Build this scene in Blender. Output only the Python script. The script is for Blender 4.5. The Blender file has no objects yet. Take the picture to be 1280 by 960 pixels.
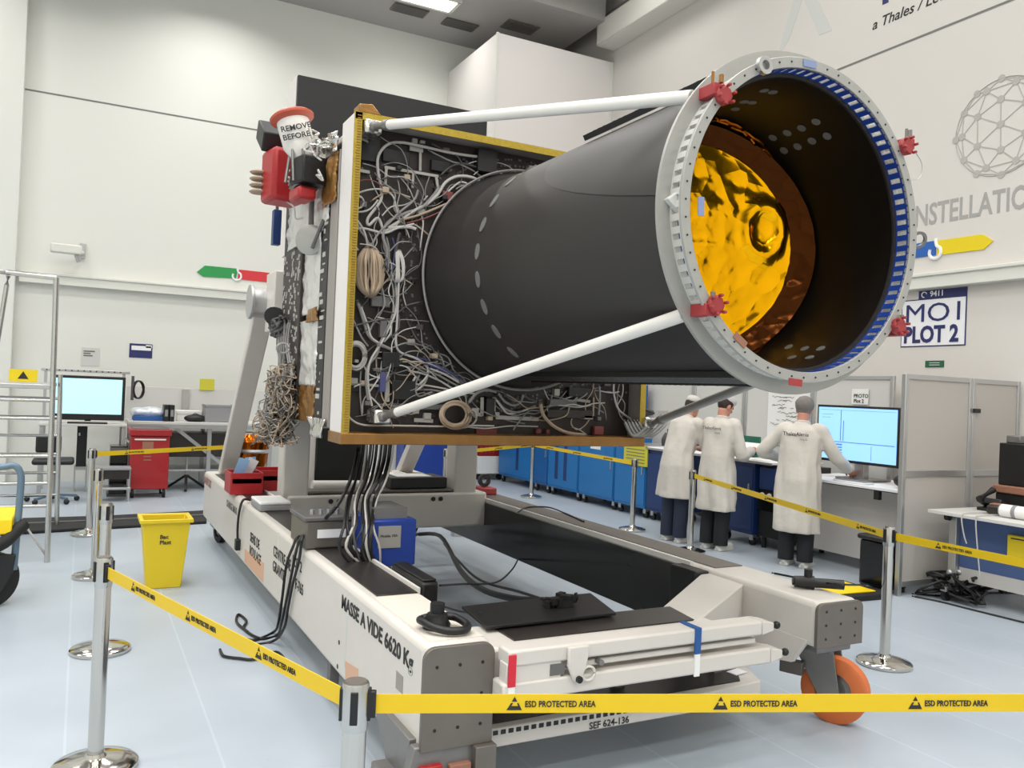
import bpy, bmesh, math, random
from mathutils import Vector, Matrix, noise
RN = random.Random(11)
COL = bpy.context.scene.collection
V = Vector
rad = math.radians
# ------------------------------------------------------------------ camera
FPX = 1040.0
YAW, PIT, ROL = rad(27.34), rad(0.52), rad(2.38)
EYE = V((0, 0, 1.68))
fw = V((math.sin(YAW) * math.cos(PIT), math.cos(YAW) * math.cos(PIT), math.sin(PIT)))
r0 = V((math.cos(YAW), -math.sin(YAW), 0))
u0 = r0.cross(fw)
RT = r0 * math.cos(ROL) + u0 * math.sin(ROL)
UP = -r0 * math.sin(ROL) + u0 * math.cos(ROL)
def ray(px, py):
    return RT * ((px - 640) / FPX) + UP * (-(py - 480) / FPX) + fw
def P(ax, v, px, py):                     # where a sight line meets the plane ax = v
    d = ray(px, py); i = 'xyz'.index(ax)
    t = (v - EYE[i]) / d[i]
    return EYE + d * t
TCX, TCZ = 2.54, 2.405                    # axis of the central tube (runs along y)
def PC(px, py, r, far=False):             # where a sight line meets a cylinder round that axis
    d = ray(px, py)
    a = d.x ** 2 + d.z ** 2
    ox, oz = EYE.x - TCX, EYE.z - TCZ
    b = 2 * (ox * d.x + oz * d.z); c = ox * ox + oz * oz - r * r
    q = math.sqrt(max(b * b - 4 * a * c, 0))
    return EYE + d * ((-b + (q if far else -q)) / (2 * a))
cd = bpy.data.cameras.new('camera'); cam = bpy.data.objects.new('camera', cd); COL.objects.link(cam)
cd.sensor_width = 36; cd.lens = FPX / 1280 * 36; cd.clip_start = .05; cd.clip_end = 200
m3 = Matrix((RT, UP, -fw)).transposed().to_4x4(); m3.translation = EYE
cam.matrix_world = m3
bpy.context.scene.camera = cam
# ------------------------------------------------------------------ materials
def lin(c):
    return tuple(((x / 255) / 12.92 if x / 255 <= .04045 else ((x / 255 + .055) / 1.055) ** 2.4) for x in c)
MATS = {}
def mat(name, col, rough=.5, metal=0, var=0.0, vscale=6, bump=0, bscale=60, emit=0, coat=0, spec=None, bkind='noise', alpha=1, trans=0):
    m = bpy.data.materials.new(name); m.use_nodes = True
    nt = m.node_tree; b = nt.nodes['Principled BSDF']
    c = (*lin(col), 1)
    b.inputs['Base Color'].default_value = c
    b.inputs['Roughness'].default_value = rough; b.inputs['Metallic'].default_value = metal
    if coat: b.inputs['Coat Weight'].default_value = coat
    if spec is not None: b.inputs['Specular IOR Level'].default_value = spec
    if trans: b.inputs['Transmission Weight'].default_value = trans
    if alpha < 1: b.inputs['Alpha'].default_value = alpha
    if emit:
        b.inputs['Emission Color'].default_value = c; b.inputs['Emission Strength'].default_value = emit
    tc = nt.nodes.new('ShaderNodeTexCoord')
    if var:
        n = nt.nodes.new('ShaderNodeTexNoise'); n.inputs['Scale'].default_value = vscale; n.inputs['Detail'].default_value = 4
        nt.links.new(tc.outputs['Object'], n.inputs['Vector'])
        mx = nt.nodes.new('ShaderNodeMix'); mx.data_type = 'RGBA'
        mx.inputs[6].default_value = tuple(min(1, x * (1 - var)) for x in c[:3]) + (1,)
        mx.inputs[7].default_value = tuple(min(1, x * (1 + var)) for x in c[:3]) + (1,)
        nt.links.new(n.outputs['Fac'], mx.inputs[0]); nt.links.new(mx.outputs[2], b.inputs['Base Color'])
    if bump:
        if bkind == 'voronoi':
            n = nt.nodes.new('ShaderNodeTexVoronoi'); out = 'Distance'
        else:
            n = nt.nodes.new('ShaderNodeTexNoise'); out = 'Fac'; n.inputs['Detail'].default_value = 5
        n.inputs['Scale'].default_value = bscale
        nt.links.new(tc.outputs['Object'], n.inputs['Vector'])
        bp = nt.nodes.new('ShaderNodeBump'); bp.inputs['Strength'].default_value = bump; bp.inputs['Distance'].default_value = .02
        nt.links.new(n.outputs[out], bp.inputs['Height']); nt.links.new(bp.outputs['Normal'], b.inputs['Normal'])
    MATS[name] = m
    return m
M = MATS
mat('wall_white', (226, 226, 219), .7, var=.015, vscale=.4)
mat('wall_beige', (217, 212, 206), .7, var=.015, vscale=.4)
mat('ceil', (196, 192, 188), .8)
mat('soffit', (168, 165, 162), .8)
mat('seam', (120, 120, 116), .7)
mat('rail', (222, 222, 214), .45)
mat('box_white', (228, 223, 220), .5, var=.01, vscale=.6)
mat('crane', (214, 212, 204), .5)
mat('white', (228, 224, 218), .42, var=.03, vscale=9)
mat('trolley_white', (211, 205, 198), .4, var=.03, vscale=7, bump=.05, bscale=30)
mat('grit', (214, 207, 196), .8, var=.14, vscale=120)
mat('plate_grey', (112, 106, 100), .45, .35, var=.1, vscale=10)
mat('steel_grey', (128, 126, 124), .4, .5, var=.1, vscale=12)
mat('chrome', (205, 202, 196), .13, 1)
mat('chrome_soft', (200, 199, 196), .25, 1)
mat('alu', (190, 190, 190), .35, .8)
mat('black', (20, 20, 21), .45)
mat('black_gloss', (14, 14, 15), .15)
mat('rubber', (26, 26, 27), .7)
mat('cable_black', (15, 15, 16), .45)
mat('deck_dark', (52, 47, 45), .35, .2, var=.25, vscale=5)
mat('side_dark', (50, 50, 50), .16, .3, var=.15, vscale=3)
mat('tube_black', (47, 44, 43), .46, .1, var=.05, vscale=3)
mat('tube_cover', (53, 50, 48), .44, .1)
mat('foil_shaded', (64, 31, 6), .16, .95, bump=.5, bscale=10, bkind='voronoi')  # foil colour darkened to stand in for dark reflections inside the tube
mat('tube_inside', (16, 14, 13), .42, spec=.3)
mat('patch_grey', (112, 112, 110), .5)
mat('ring_grey', (168, 167, 162), .38, .3, var=.04, vscale=14)
mat('ring_white', (206, 205, 200), .38, .15)
mat('blue_film', (32, 66, 150), .3, .1)
mat('blue_tape', (128, 142, 178), .5)
mat('gold', (250, 178, 12), .15, 1, bump=.6, bscale=9, bkind='voronoi')
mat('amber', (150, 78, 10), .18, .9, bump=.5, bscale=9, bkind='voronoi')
mat('kapton', (150, 108, 56), .32, .5, var=.2, vscale=14, bump=.2, bscale=30)
mat('silver_foil', (215, 213, 208), .22, .9, bump=.5, bscale=18, bkind='voronoi')
mat('mli_white', (216, 214, 210), .3, .35, bump=.3, bscale=16, bkind='voronoi')
mat('panel_brown', (46, 38, 35), .5, .1, var=.2, vscale=20)
mat('panel_dark', (36, 33, 33), .5, .1, var=.3, vscale=25)
mat('equip_black', (30, 29, 30), .45, .1)
mat('equip_grey', (105, 103, 102), .5, .2)
mat('inner_grey', (150, 144, 138), .5)
mat('cable_grey', (138, 136, 134), .5)
mat('cable_light', (186, 183, 178), .5)
mat('cable_dark', (82, 80, 80), .5)
mat('cable_beige', (176, 156, 134), .6)
mat('cable_red', (120, 58, 56), .5)
mat('cable_blue', (70, 74, 118), .5)
mat('busbar', (166, 163, 157), .45, .2)
mat('red', (168, 32, 36), .35)
mat('cap_red', (186, 84, 62), .4)
mat('red_cart', (160, 26, 32), .35, coat=.3)
mat('bracket_red', (158, 52, 54), .45)
mat('orange', (206, 108, 54), .5)
mat('blue', (28, 112, 178), .4)
mat('blue_mid', (22, 92, 156), .4)
mat('blue_dark', (24, 52, 104), .45)
mat('blue_box', (30, 62, 150), .4)
mat('blue_desk', (70, 92, 138), .5)
mat('blue_strap', (36, 84, 150), .7)
mat('red_strap', (206, 40, 58), .7)
mat('yellow', (228, 200, 30), .45)
mat('yellow_belt', (226, 190, 14), .5)
mat('yellow_sign', (206, 200, 60), .5)
mat('yellow_ramp', (250, 214, 10), .5)
mat('paper', (236, 236, 234), .7)
mat('paper_blue', (150, 190, 232), .6)
mat('sign_white', (240, 240, 242), .5)
mat('sign_navy', (40, 44, 100), .5)
mat('sign_blue', (36, 96, 178), .5)
mat('sign_yellow', (232, 206, 20), .5)
mat('sign_green', (44, 150, 78), .5)
mat('sign_red', (214, 56, 62), .5)
mat('exit_green', (30, 96, 66), .5)
mat('vinyl_grey', (168, 165, 162), .6)
mat('vinyl_globe', (182, 176, 172), .6)
mat('vinyl_pale', (206, 207, 203), .6)
mat('ink', (40, 40, 40), .7)
mat('ink_soft', (112, 108, 104), .7)
mat('ink_rust', (150, 112, 104), .7)
mat('orange_label', (212, 170, 142), .6)
mat('screen_blue', (142, 192, 246), .3, emit=.75)
mat('screen_pale', (176, 226, 236), .3, emit=.62)
mat('screen_line', (96, 140, 196), .3, emit=.3)
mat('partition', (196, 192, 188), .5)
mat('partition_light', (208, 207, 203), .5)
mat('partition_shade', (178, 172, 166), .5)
mat('coat', (206, 200, 191), .85, var=.04, vscale=5, bump=.5, bscale=9)
mat('skin', (196, 138, 116), .55)
mat('skin_pale', (206, 158, 138), .55)
mat('hair', (50, 36, 32), .7)
mat('hair_grey', (122, 116, 112), .8, var=.2, vscale=30)
mat('cap', (202, 198, 194), .8, bump=.4, bscale=30)
mat('trousers', (26, 27, 32), .8)
mat('jeans', (38, 46, 66), .8)
mat('shoe', (214, 212, 206), .6)
mat('green_folder', (28, 104, 82), .5)
mat('pale_blue', (188, 206, 220), .4)
mat('tan', (150, 104, 84), .6)
mat('crate_grey', (146, 145, 148), .5)
mat('clear_film', (214, 220, 226), .15, .2)
mat('pipe_blue', (106, 128, 146), .4, .3)
mat('lamp', (255, 253, 246), .5, emit=9)
def floor_mat():
    m = bpy.data.materials.new('floor_epoxy'); m.use_nodes = True; nt = m.node_tree; b = nt.nodes['Principled BSDF']
    tc = nt.nodes.new('ShaderNodeTexCoord')
    n = nt.nodes.new('ShaderNodeTexNoise'); n.inputs['Scale'].default_value = .9; n.inputs['Detail'].default_value = 6
    n2 = nt.nodes.new('ShaderNodeTexNoise'); n2.inputs['Scale'].default_value = 7; n2.inputs['Detail'].default_value = 8; n2.inputs['Roughness'].default_value = .8
    cr = nt.nodes.new('ShaderNodeValToRGB')
    cr.color_ramp.elements[0].position = .3; cr.color_ramp.elements[0].color = (*lin((166, 176, 186)), 1)
    cr.color_ramp.elements[1].position = .75; cr.color_ramp.elements[1].color = (*lin((182, 191, 200)), 1)
    cr2 = nt.nodes.new('ShaderNodeValToRGB')
    cr2.color_ramp.elements[0].position = .26; cr2.color_ramp.elements[0].color = (.72, .74, .76, 1)
    cr2.color_ramp.elements[1].position = .36; cr2.color_ramp.elements[1].color = (1, 1, 1, 1)
    br = nt.nodes.new('ShaderNodeTexBrick'); br.inputs['Scale'].default_value = 1
    br.inputs['Brick Width'].default_value = 30; br.inputs['Row Height'].default_value = .62; br.inputs['Mortar Size'].default_value = .006
    br.inputs['Color1'].default_value = (1, 1, 1, 1); br.inputs['Color2'].default_value = (.97, .975, .98, 1); br.inputs['Mortar'].default_value = (1.12, 1.12, 1.12, 1)
    mp = nt.nodes.new('ShaderNodeMapping'); mp.inputs['Rotation'].default_value = (0, 0, rad(90))
    for x in (n, n2): nt.links.new(tc.outputs['Object'], x.inputs['Vector'])
    nt.links.new(tc.outputs['Object'], mp.inputs['Vector']); nt.links.new(mp.outputs['Vector'], br.inputs['Vector'])
    nt.links.new(n.outputs['Fac'], cr.inputs[0]); nt.links.new(n2.outputs['Fac'], cr2.inputs[0])
    def mul(a, c):
        x = nt.nodes.new('ShaderNodeMix'); x.data_type = 'RGBA'; x.blend_type = 'MULTIPLY'; x.inputs[0].default_value = 1
        nt.links.new(a, x.inputs[6]); nt.links.new(c, x.inputs[7]); return x.outputs[2]
    nt.links.new(mul(mul(cr.outputs[0], cr2.outputs[0]), br.outputs['Color']), b.inputs['Base Color'])
    mr = nt.nodes.new('ShaderNodeMapRange'); mr.inputs[3].default_value = .26; mr.inputs[4].default_value = .5; b.inputs['Specular IOR Level'].default_value = .36
    nt.links.new(n.outputs['Fac'], mr.inputs[0]); nt.links.new(mr.outputs[0], b.inputs['Roughness'])
    M['floor'] = m
floor_mat()
# ------------------------------------------------------------------ mesh helper
ORG = {}
def orthoframe(d):
    d = d.normalized(); a = V((0, 0, 1)) if abs(d.z) < .95 else V((1, 0, 0))
    s = d.cross(a).normalized(); return d, s, s.cross(d)
def catmull(pts, k=5, closed=False):
    pts = [V(p) for p in pts]; n = len(pts); out = []
    if n < 3 and not closed: return pts
    rng = range(n if closed else n - 1)
    for i in rng:
        if closed: a, b, c, d = pts[i - 1], pts[i], pts[(i + 1) % n], pts[(i + 2) % n]
        else: a, b, c, d = pts[max(i - 1, 0)], pts[i], pts[i + 1], pts[min(i + 2, n - 1)]
        for j in range(k):
            t = j / k
            out.append(.5 * (2 * b + (c - a) * t + (2 * a - 5 * b + 4 * c - d) * t * t + (3 * b - a - 3 * c + d) * t ** 3))
    if not closed: out.append(pts[-1])
    return out
class MB:
    def __init__(s): s.v = []; s.f = []
    def add(s, vs, fs):
        b = len(s.v); s.v += [V(p) for p in vs]; s.f += [tuple(i + b for i in f) for f in fs]; return s
    def box(s, x0, x1, y0, y1, z0, z1):
        return s.add([(x0, y0, z0), (x1, y0, z0), (x1, y1, z0), (x0, y1, z0), (x0, y0, z1), (x1, y0, z1), (x1, y1, z1), (x0, y1, z1)],
                     [(0, 3, 2, 1), (4, 5, 6, 7), (0, 1, 5, 4), (1, 2, 6, 5), (2, 3, 7, 6), (3, 0, 4, 7)])
    def cbox(s, c, sz, rz=0, mx=None):
        c = V(c); h = V(sz) / 2; mx = mx or Matrix.Rotation(rz, 3, 'Z')
        vs = [c + mx @ V((h.x * a, h.y * b, h.z * d)) for d in (-1, 1) for a, b in ((-1, -1), (1, -1), (1, 1), (-1, 1))]
        return s.add(vs, [(0, 3, 2, 1), (4, 5, 6, 7), (0, 1, 5, 4), (1, 2, 6, 5), (2, 3, 7, 6), (3, 0, 4, 7)])
    def bar(s, a, b, w, h, up=(0, 0, 1)):
        a, b = V(a), V(b); d = (b - a).normalized(); sd = d.cross(V(up)).normalized(); u = sd.cross(d)
        vs = [p + sd * (w / 2 * i) + u * (h / 2 * j) for p in (a, b) for i, j in ((-1, -1), (1, -1), (1, 1), (-1, 1))]
        return s.add(vs, [(0, 1, 2, 3), (7, 6, 5, 4), (0, 4, 5, 1), (1, 5, 6, 2), (2, 6, 7, 3), (3, 7, 4, 0)])
    def cyl(s, a, b, r, r2=None, n=16):
        a, b = V(a), V(b); r2 = r if r2 is None else r2
        d, x, y = orthoframe(b - a); vs = []
        for p, q in ((a, r), (b, r2)):
            vs += [p + x * (q * math.cos(6.28319 * i / n)) + y * (q * math.sin(6.28319 * i / n)) for i in range(n)]
        fs = [(i, (i + 1) % n, n + (i + 1) % n, n + i) for i in range(n)] + [tuple(range(n))[::-1], tuple(range(n, 2 * n))]
        return s.add(vs, fs)
    def tube(s, pts, r, n=8, closed=False, k=5, smooth=True, cap=True):
        rs = None
        if isinstance(r, (list, tuple)):
            rs = list(r)
            if smooth:
                rr = catmull([(q, 0, 0) for q in rs], k, closed); rs = [q.x for q in rr]
        pts = catmull(pts, k, closed) if smooth else [V(p) for p in pts]
        m = len(pts); vs = []; x = None
        for i, p in enumerate(pts):
            if closed: d = pts[(i + 1) % m] - pts[i - 1]
            else: d = pts[min(i + 1, m - 1)] - pts[max(i - 1, 0)]
            if d.length < 1e-9: d = V((0, 0, 1))
            d.normalize()
            if x is None: _, x, y = orthoframe(d)
            else:
                x = x - d * x.dot(d)
                if x.length < 1e-6: _, x, y = orthoframe(d)
                x.normalize(); y = d.cross(x)
            q = rs[min(i, len(rs) - 1)] if rs else r
            vs += [p + x * (q * math.cos(6.28319 * j / n)) + y * (q * math.sin(6.28319 * j / n)) for j in range(n)]
        fs = []
        for i in range(m if closed else m - 1):
            a, b = i * n, ((i + 1) % m) * n
            fs += [(a + j, a + (j + 1) % n, b + (j + 1) % n, b + j) for j in range(n)]
        if not closed and cap: fs += [tuple(range(n))[::-1], tuple(range((m - 1) * n, m * n))]
        return s.add(vs, fs)
    def lathe(s, prof, org=(0, 0, 0), axis=(0, 0, 1), n=48, closed=False):
        org = V(org); d, x, y = orthoframe(V(axis)); vs = []
        for r, h in prof:
            vs += [org + d * h + x * (r * math.cos(6.28319 * j / n)) + y * (r * math.sin(6.28319 * j / n)) for j in range(n)]
        m = len(prof); fs = []
        for i in range(m if closed else m - 1):
            a, b = i * n, ((i + 1) % m) * n
            fs += [(a + j, a + (j + 1) % n, b + (j + 1) % n, b + j) for j in range(n)]
        if not closed:
            if prof[0][0] > 1e-6: fs.append(tuple(range(n))[::-1])
            if prof[-1][0] > 1e-6: fs.append(tuple(range((m - 1) * n, m * n)))
        return s.add(vs, fs)
    def prism(s, poly, off):
        n = len(poly); off = V(off); a = [V(p) for p in poly]
        return s.add(a + [p + off for p in a], [tuple(range(n))[::-1], tuple(range(n, 2 * n))] + [(i, (i + 1) % n, n + (i + 1) % n, n + i) for i in range(n)])
    def ball(s, c, rx, ry=None, rz=None, nu=16, nv=10, mx=None):
        ry = rx if ry is None else ry; rz = rx if rz is None else rz; c = V(c); mx = mx or Matrix.Identity(3); vs = []
        for i in range(1, nv):
            t = math.pi * i / nv
            vs += [c + mx @ V((rx * math.sin(t) * math.cos(6.28319 * j / nu), ry * math.sin(t) * math.sin(6.28319 * j / nu), rz * math.cos(t))) for j in range(nu)]
        vs += [c + mx @ V((0, 0, rz)), c + mx @ V((0, 0, -rz))]; T, B = len(vs) - 2, len(vs) - 1; fs = []
        for i in range(nv - 2):
            fs += [(i * nu + j, (i + 1) * nu + j, (i + 1) * nu + (j + 1) % nu, i * nu + (j + 1) % nu) for j in range(nu)]
        fs += [(T, j, (j + 1) % nu) for j in range(nu)] + [(B, (nv - 2) * nu + (j + 1) % nu, (nv - 2) * nu + j) for j in range(nu)]
        return s.add(vs, fs)
    def build(s, name, m, parent=None, bevel=0, ang=40, remesh=0, smooth=True, recalc=True, label=None, seg=2):
        me = bpy.data.meshes.new(name); o = bpy.data.objects.new(name, me); COL.objects.link(o)
        org = V((0, 0, 0))
        if parent is not None:
            o.parent = parent; org = ORG.get(parent.name, org)
        ORG[o.name] = org
        me.from_pydata([p - org for p in s.v], [], s.f)
        if recalc:
            bm = bmesh.new(); bm.from_mesh(me); bmesh.ops.recalc_face_normals(bm, faces=bm.faces); bm.to_mesh(me); bm.free()
        me.materials.append(M[m] if isinstance(m, str) else m)
        if smooth:
            for p in me.polygons: p.use_smooth = True
            me.set_sharp_from_angle(angle=rad(ang))
        if remesh:
            r = o.modifiers.new('remesh', 'REMESH'); r.mode = 'VOXEL'; r.voxel_size = remesh; r.use_smooth_shade = True
            sm = o.modifiers.new('smooth', 'SMOOTH'); sm.factor = .5; sm.iterations = 4
        if bevel:
            b = o.modifiers.new('bevel', 'BEVEL'); b.width = bevel; b.segments = seg; b.limit_method = 'ANGLE'; b.angle_limit = rad(40)
        if label: o['label'] = label
        return o
def tag(o, label, cat, group=None, kind=None):
    o['label'] = label; o['category'] = cat
    if group: o['group'] = group
    if kind: o['kind'] = kind
    return o
def thing(name, label, cat, loc=(0, 0, 0), group=None):
    o = bpy.data.objects.new(name, None); COL.objects.link(o); o.location = loc
    o.empty_display_size = .1
    ORG[o.name] = V(loc)
    return tag(o, label, cat, group)
def struct(name, mb, m, bevel=0):
    o = mb.build(name, m, None, bevel); o['kind'] = 'structure'; return o
def text(name, body, org, xd, ud, size, m, parent=None, ext=.0008, bold=0, align='LEFT', sx=1.0, off=.002, label=None, shear=0):
    cu = bpy.data.curves.new('t', 'FONT'); cu.body = body; cu.size = size; cu.extrude = ext; cu.offset = bold; cu.align_x = align; cu.shear = shear
    cu.resolution_u = 3
    t = bpy.data.objects.new('t', cu); COL.objects.link(t)
    dg = bpy.context.evaluated_depsgraph_get()
    me = bpy.data.meshes.new_from_object(t.evaluated_get(dg))
    bpy.data.objects.remove(t)
    xd, ud = V(xd).normalized(), V(ud).normalized(); nd = xd.cross(ud).normalized()
    o = bpy.data.objects.new(name, me); COL.objects.link(o); me.name = name
    porg = V((0, 0, 0))
    if parent is not None: o.parent = parent; porg = ORG.get(parent.name, porg)
    ORG[o.name] = porg
    for v in me.vertices:
        c = v.co; v.co = V(org) - porg + xd * (c.x * sx) + ud * c.y + nd * (c.z + off)
    me.materials.clear(); me.materials.append(M[m])
    if label: o['label'] = label
    return o
def copy_tree(o, parent=None):
    c = o.copy(); COL.objects.link(c); ORG[c.name] = V((0, 0, 0))
    if parent is not None: c.parent = parent
    for ch in [k for k in bpy.data.objects if k.parent == o]: copy_tree(ch, c)
    return c
# ------------------------------------------------------------------ the hall
WL, WR = 14.6, 8.25
struct('floor', MB().box(-8, 9, -7, 15, -.2, 0), 'floor')
struct('wall_left', MB().box(-8, 9, WL, WL + .25, 0, 9.2), 'wall_white')
struct('wall_right', MB().box(WR, WR + .25, -7, 15, 0, 9.2), 'wall_beige')
struct('wall_back', MB().box(-8, 9, -7.25, -7, 0, 9.2), 'wall_white')
struct('wall_end', MB().box(-8.25, -8, -7, 15, 0, 9.2), 'wall_white')
struct('ceiling', MB().box(-8, 9, -7, 15, 9.0, 9.2), 'ceil')
struct('ceiling_soffit', MB().box(-8, 7.87, 12.25, WL, 8.22, 8.999), 'soffit')
struct('wall_pilaster', MB().box(-2.6, -.94, WL - .22, WL, 0, 8.22), 'wall_white', .01)
struct('wall_corner', MB().box(5.92, WR, 12.5, WL, 2.3, 7.66), 'box_white', .015)
b = MB(); b.box(5.905, 5.95, 12.485, 12.53, 2.3, 7.66); b.box(WR - .06, WR, 12.485, 12.5, 2.3, 7.66)
struct('trim_1', b, 'rail', .006)
zs = P('y', WL, 35, 112).z
struct('trim_2', MB().box(-.94, 5.92, WL - .004, WL, zs - .012, zs + .012), 'seam')
zr = P('y', WL, 20, 339).z
b = MB(); b.box(-.9, 5.92, WL - .11, WL, zr - .16, zr); b.box(-.9, 5.92, WL - .13, WL, zr - .03, zr + .01)
struct('trim_3', b, 'rail', .008)
zs = P('x', WR, 1160, 42).z
struct('trim_4', MB().box(WR - .004, WR, -7, 12.5, zs - .012, zs + .012), 'seam')
zr = P('x', WR, 1135, 347).z
b = MB(); b.box(WR - .11, WR, -7, 12.5, zr - .16, zr); b.box(WR - .13, WR, -7, 12.5, zr - .03, zr + .01)
struct('trim_5', b, 'rail', .008)
# crane runway girder along the right wall
t = thing('crane_girder', 'long white crane runway girder high along the wall with the lettering', 'girder', (8, 3, 7.9))
MB().box(7.86, WR, -7, 12.5, 7.86, 8.3).build('girder_beam', 'crane', t, .02)
MB().box(7.95, 8.12, -7, 12.5, 8.3, 8.42).build('rail', 'steel_grey', t, .01)
# ceiling vents and lamp on the soffit
for i, (px, py, w, d) in enumerate(((512, 12, .62, .3), (575, 30, .62, .3), (650, 33, .62, .36))):
    p = P('z', 8.22, px, py)
    t = thing('ceiling_vent', ['grey ceiling grille beside the bright lamp panel', 'grey ceiling grille midway between lamp panel and white corner enclosure', 'grey ceiling grille right above the white corner enclosure'][i], 'vent', (p.x, p.y, 8.2), 'ceiling grilles')
    b = MB(); b.box(p.x - w / 2, p.x + w / 2, p.y - d / 2, p.y + d / 2, 8.195, 8.215); b.build('grille_plate', 'plate_grey', t)
    b = MB()
    for k in range(9):
        y = p.y - d / 2 + d * (k + .5) / 9; b.box(p.x - w / 2 + .02, p.x + w / 2 - .02, y - .006, y + .006, 8.185, 8.196)
    b.build('slats', 'steel_grey', t)
def lampbox(p, w, d, z, label):
    t = thing('ceiling_light', label, 'lamp', (p.x, p.y, z), 'ceiling lights')
    b = MB()
    for a in (-1, 1):
        b.box(p.x - w / 2 - .03, p.x + w / 2 + .03, p.y + a * d / 2 - .03, p.y + a * d / 2 + .03, z - .05, z)
        b.box(p.x + a * w / 2 - .03, p.x + a * w / 2 + .03, p.y - d / 2, p.y + d / 2, z - .05, z)
    b.build('frame', 'rail', t)
    MB().box(p.x - w / 2, p.x + w / 2, p.y - d / 2, p.y + d / 2, z - .03, z - .02).build('diffuser', 'lamp', t)
lampbox(P('z', 8.22, 536, -2), .95, .45, 8.22, 'bright rectangular ceiling lamp at the top edge of the picture')
for px, py in ((537, -12),): pass
p = P('z', 8.22, 456, 2)
# area lights of the hall
def area(x, y, z, sx, sy, w, rx=0, ry=0, spread=170):
    l = bpy.data.lights.new('hall_lamp', 'AREA'); l.shape = 'RECTANGLE'; l.size = sx; l.size_y = sy; l.energy = w; l.color = (1, .985, .955); l.spread = rad(spread)
    o = bpy.data.objects.new('hall_lamp', l); COL.objects.link(o); o.location = (x, y, z); o.rotation_euler = (rx, ry, 0); return o
LW = 46
for x in (-5.5, -2.5, .5, 3.5, 6.4):
    for y in (-5, -2, 1, 4, 7, 10.5):
        area(x, y, 8.93, 1.5, .7, LW * (1.12 if x < 0 else 1.0 if x < 2 else .88) * (1.02 if y > 5 else 1.4 if y < 2 else 1.0), spread=150)
area(1.7, 13.25, 8.18, .9, .45, 40, spread=140)
area(4.95, 13.25, 8.16, .9, .4, 14, spread=140)
area(-2.2, 13.25, 8.18, .9, .45, 30, spread=140)
w = bpy.data.worlds.new('world'); bpy.context.scene.world = w; w.use_nodes = True
w.node_tree.nodes['Background'].inputs[0].default_value = (.8, .85, 1, 1); w.node_tree.nodes['Background'].inputs[1].default_value = .15
sc = bpy.context.scene
sc.view_settings.view_transform = 'Standard'; sc.view_settings.look = 'None'; sc.view_settings.gamma = 1; sc.view_settings.use_curve_mapping = False
sc.view_settings.exposure = 0.25
# ------------------------------------------------------------------ writing and signs on the right wall
XN, YN, ZN = V((0, -1, 0)), V((0, 0, 1)), V((-1, 0, 0))
def wy(px, py): return P('x', WR, px, py)
def sign_rect(y0, y1, z0, z1, m, th=.006, name=None, parent=None, x=None, bevel=0):
    x = WR if x is None else x
    return MB().box(x - th, x + .003, min(y0, y1), max(y0, y1), z0, z1).build(name, m, parent, bevel)
a, c = wy(1143, 284), wy(1280, 259)
cap = abs(wy(1182, 257).z - wy(1182, 285).z)
size = cap / .73
t = text('wall_lettering', 'NSTELLATION', (WR, a.y, a.z), XN, YN, size, 'vinyl_grey', None, bold=.006, sx=1)
wd = max(v.co.y for v in t.data.vertices) - min(v.co.y for v in t.data.vertices)
k = (a.y - c.y) / (wd * 9.45 / 11.0)
for v in t.data.vertices: v.co.y = a.y + (v.co.y - a.y) * k
tag(t, 'large pale grey wall lettering reading NSTELLATION above the blue and yellow arrow', 'lettering')
# geodesic sphere drawing
cc = wy(1252, 158); rr = abs(wy(1252, 97).z - wy(1252, 220).z) / 2 * .98
bm = bmesh.new(); bmesh.ops.create_icosphere(bm, subdivisions=2, radius=1)
rotm = Matrix.Rotation(.5, 3, 'X') @ Matrix.Rotation(.35, 3, 'Z')
b = MB()
for e in bm.edges:
    p, q = rotm @ e.verts[0].co, rotm @ e.verts[1].co
    if (p + q).z < -.1: continue
    b.bar((WR - .003, cc.y - p.x * rr, cc.z + p.y * rr), (WR - .003, cc.y - q.x * rr, cc.z + q.y * rr), .009, .003, (1, 0, 0))
for v in bm.verts:
    p = rotm @ v.co
    if p.z < -.1: continue
    b.cyl((WR - .006, cc.y - p.x * rr, cc.z + p.y * rr), (WR - .001, cc.y - p.x * rr, cc.z + p.y * rr), .04, n=8)
bm.free()
pts = [(WR - .003, cc.y + rr * math.cos(6.2832 * i / 40), cc.z + rr * math.sin(6.2832 * i / 40)) for i in range(40)]
b.tube(pts, .005, 4, closed=True, smooth=False)
tag(b.build('globe_drawing', 'vinyl_globe'), 'thin grey line drawing of a meshed globe on the wall above the lettering', 'wall graphic')
# company wall sign, only its lower edge in the picture
a = wy(1093, 30)
dz = wy(1093, 38).z
t = thing('company_sign', 'dark wall sign lettering cut off by the top edge of the picture', 'sign', (WR, a.y, dz))
text('lettering', 'ThalesAlenia', (WR, a.y + .04, wy(1095, 9).z), XN, YN, .62, 'sign_navy', t, bold=.012)
q = wy(1092, 31)
text('tagline', 'a Thales / Leonardo company', (WR, q.y + .02, q.z - .06), XN, YN, .17, 'ink', t, bold=.002, shear=.25)
# pale swoosh of the wall graphic
for pts, lb in (([(1005, 0), (1022, 0), (1040, 38), (1024, 44)], 'second stroke of a pale grey wall graphic nearer the company sign'), ([(992, 0), (1003, 0), (986, 50), (972, 72), (979, 44)], 'pale grey leaf shaped stroke of wall graphic above the tube ring')):
    b = MB(); b.prism([wy(*p) - V((.003, 0, 0)) for p in pts], (.003, 0, 0))
    tag(b.build('wall_swoosh', 'vinyl_pale'), lb, 'wall graphic', 'pale wall graphic strokes')
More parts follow.
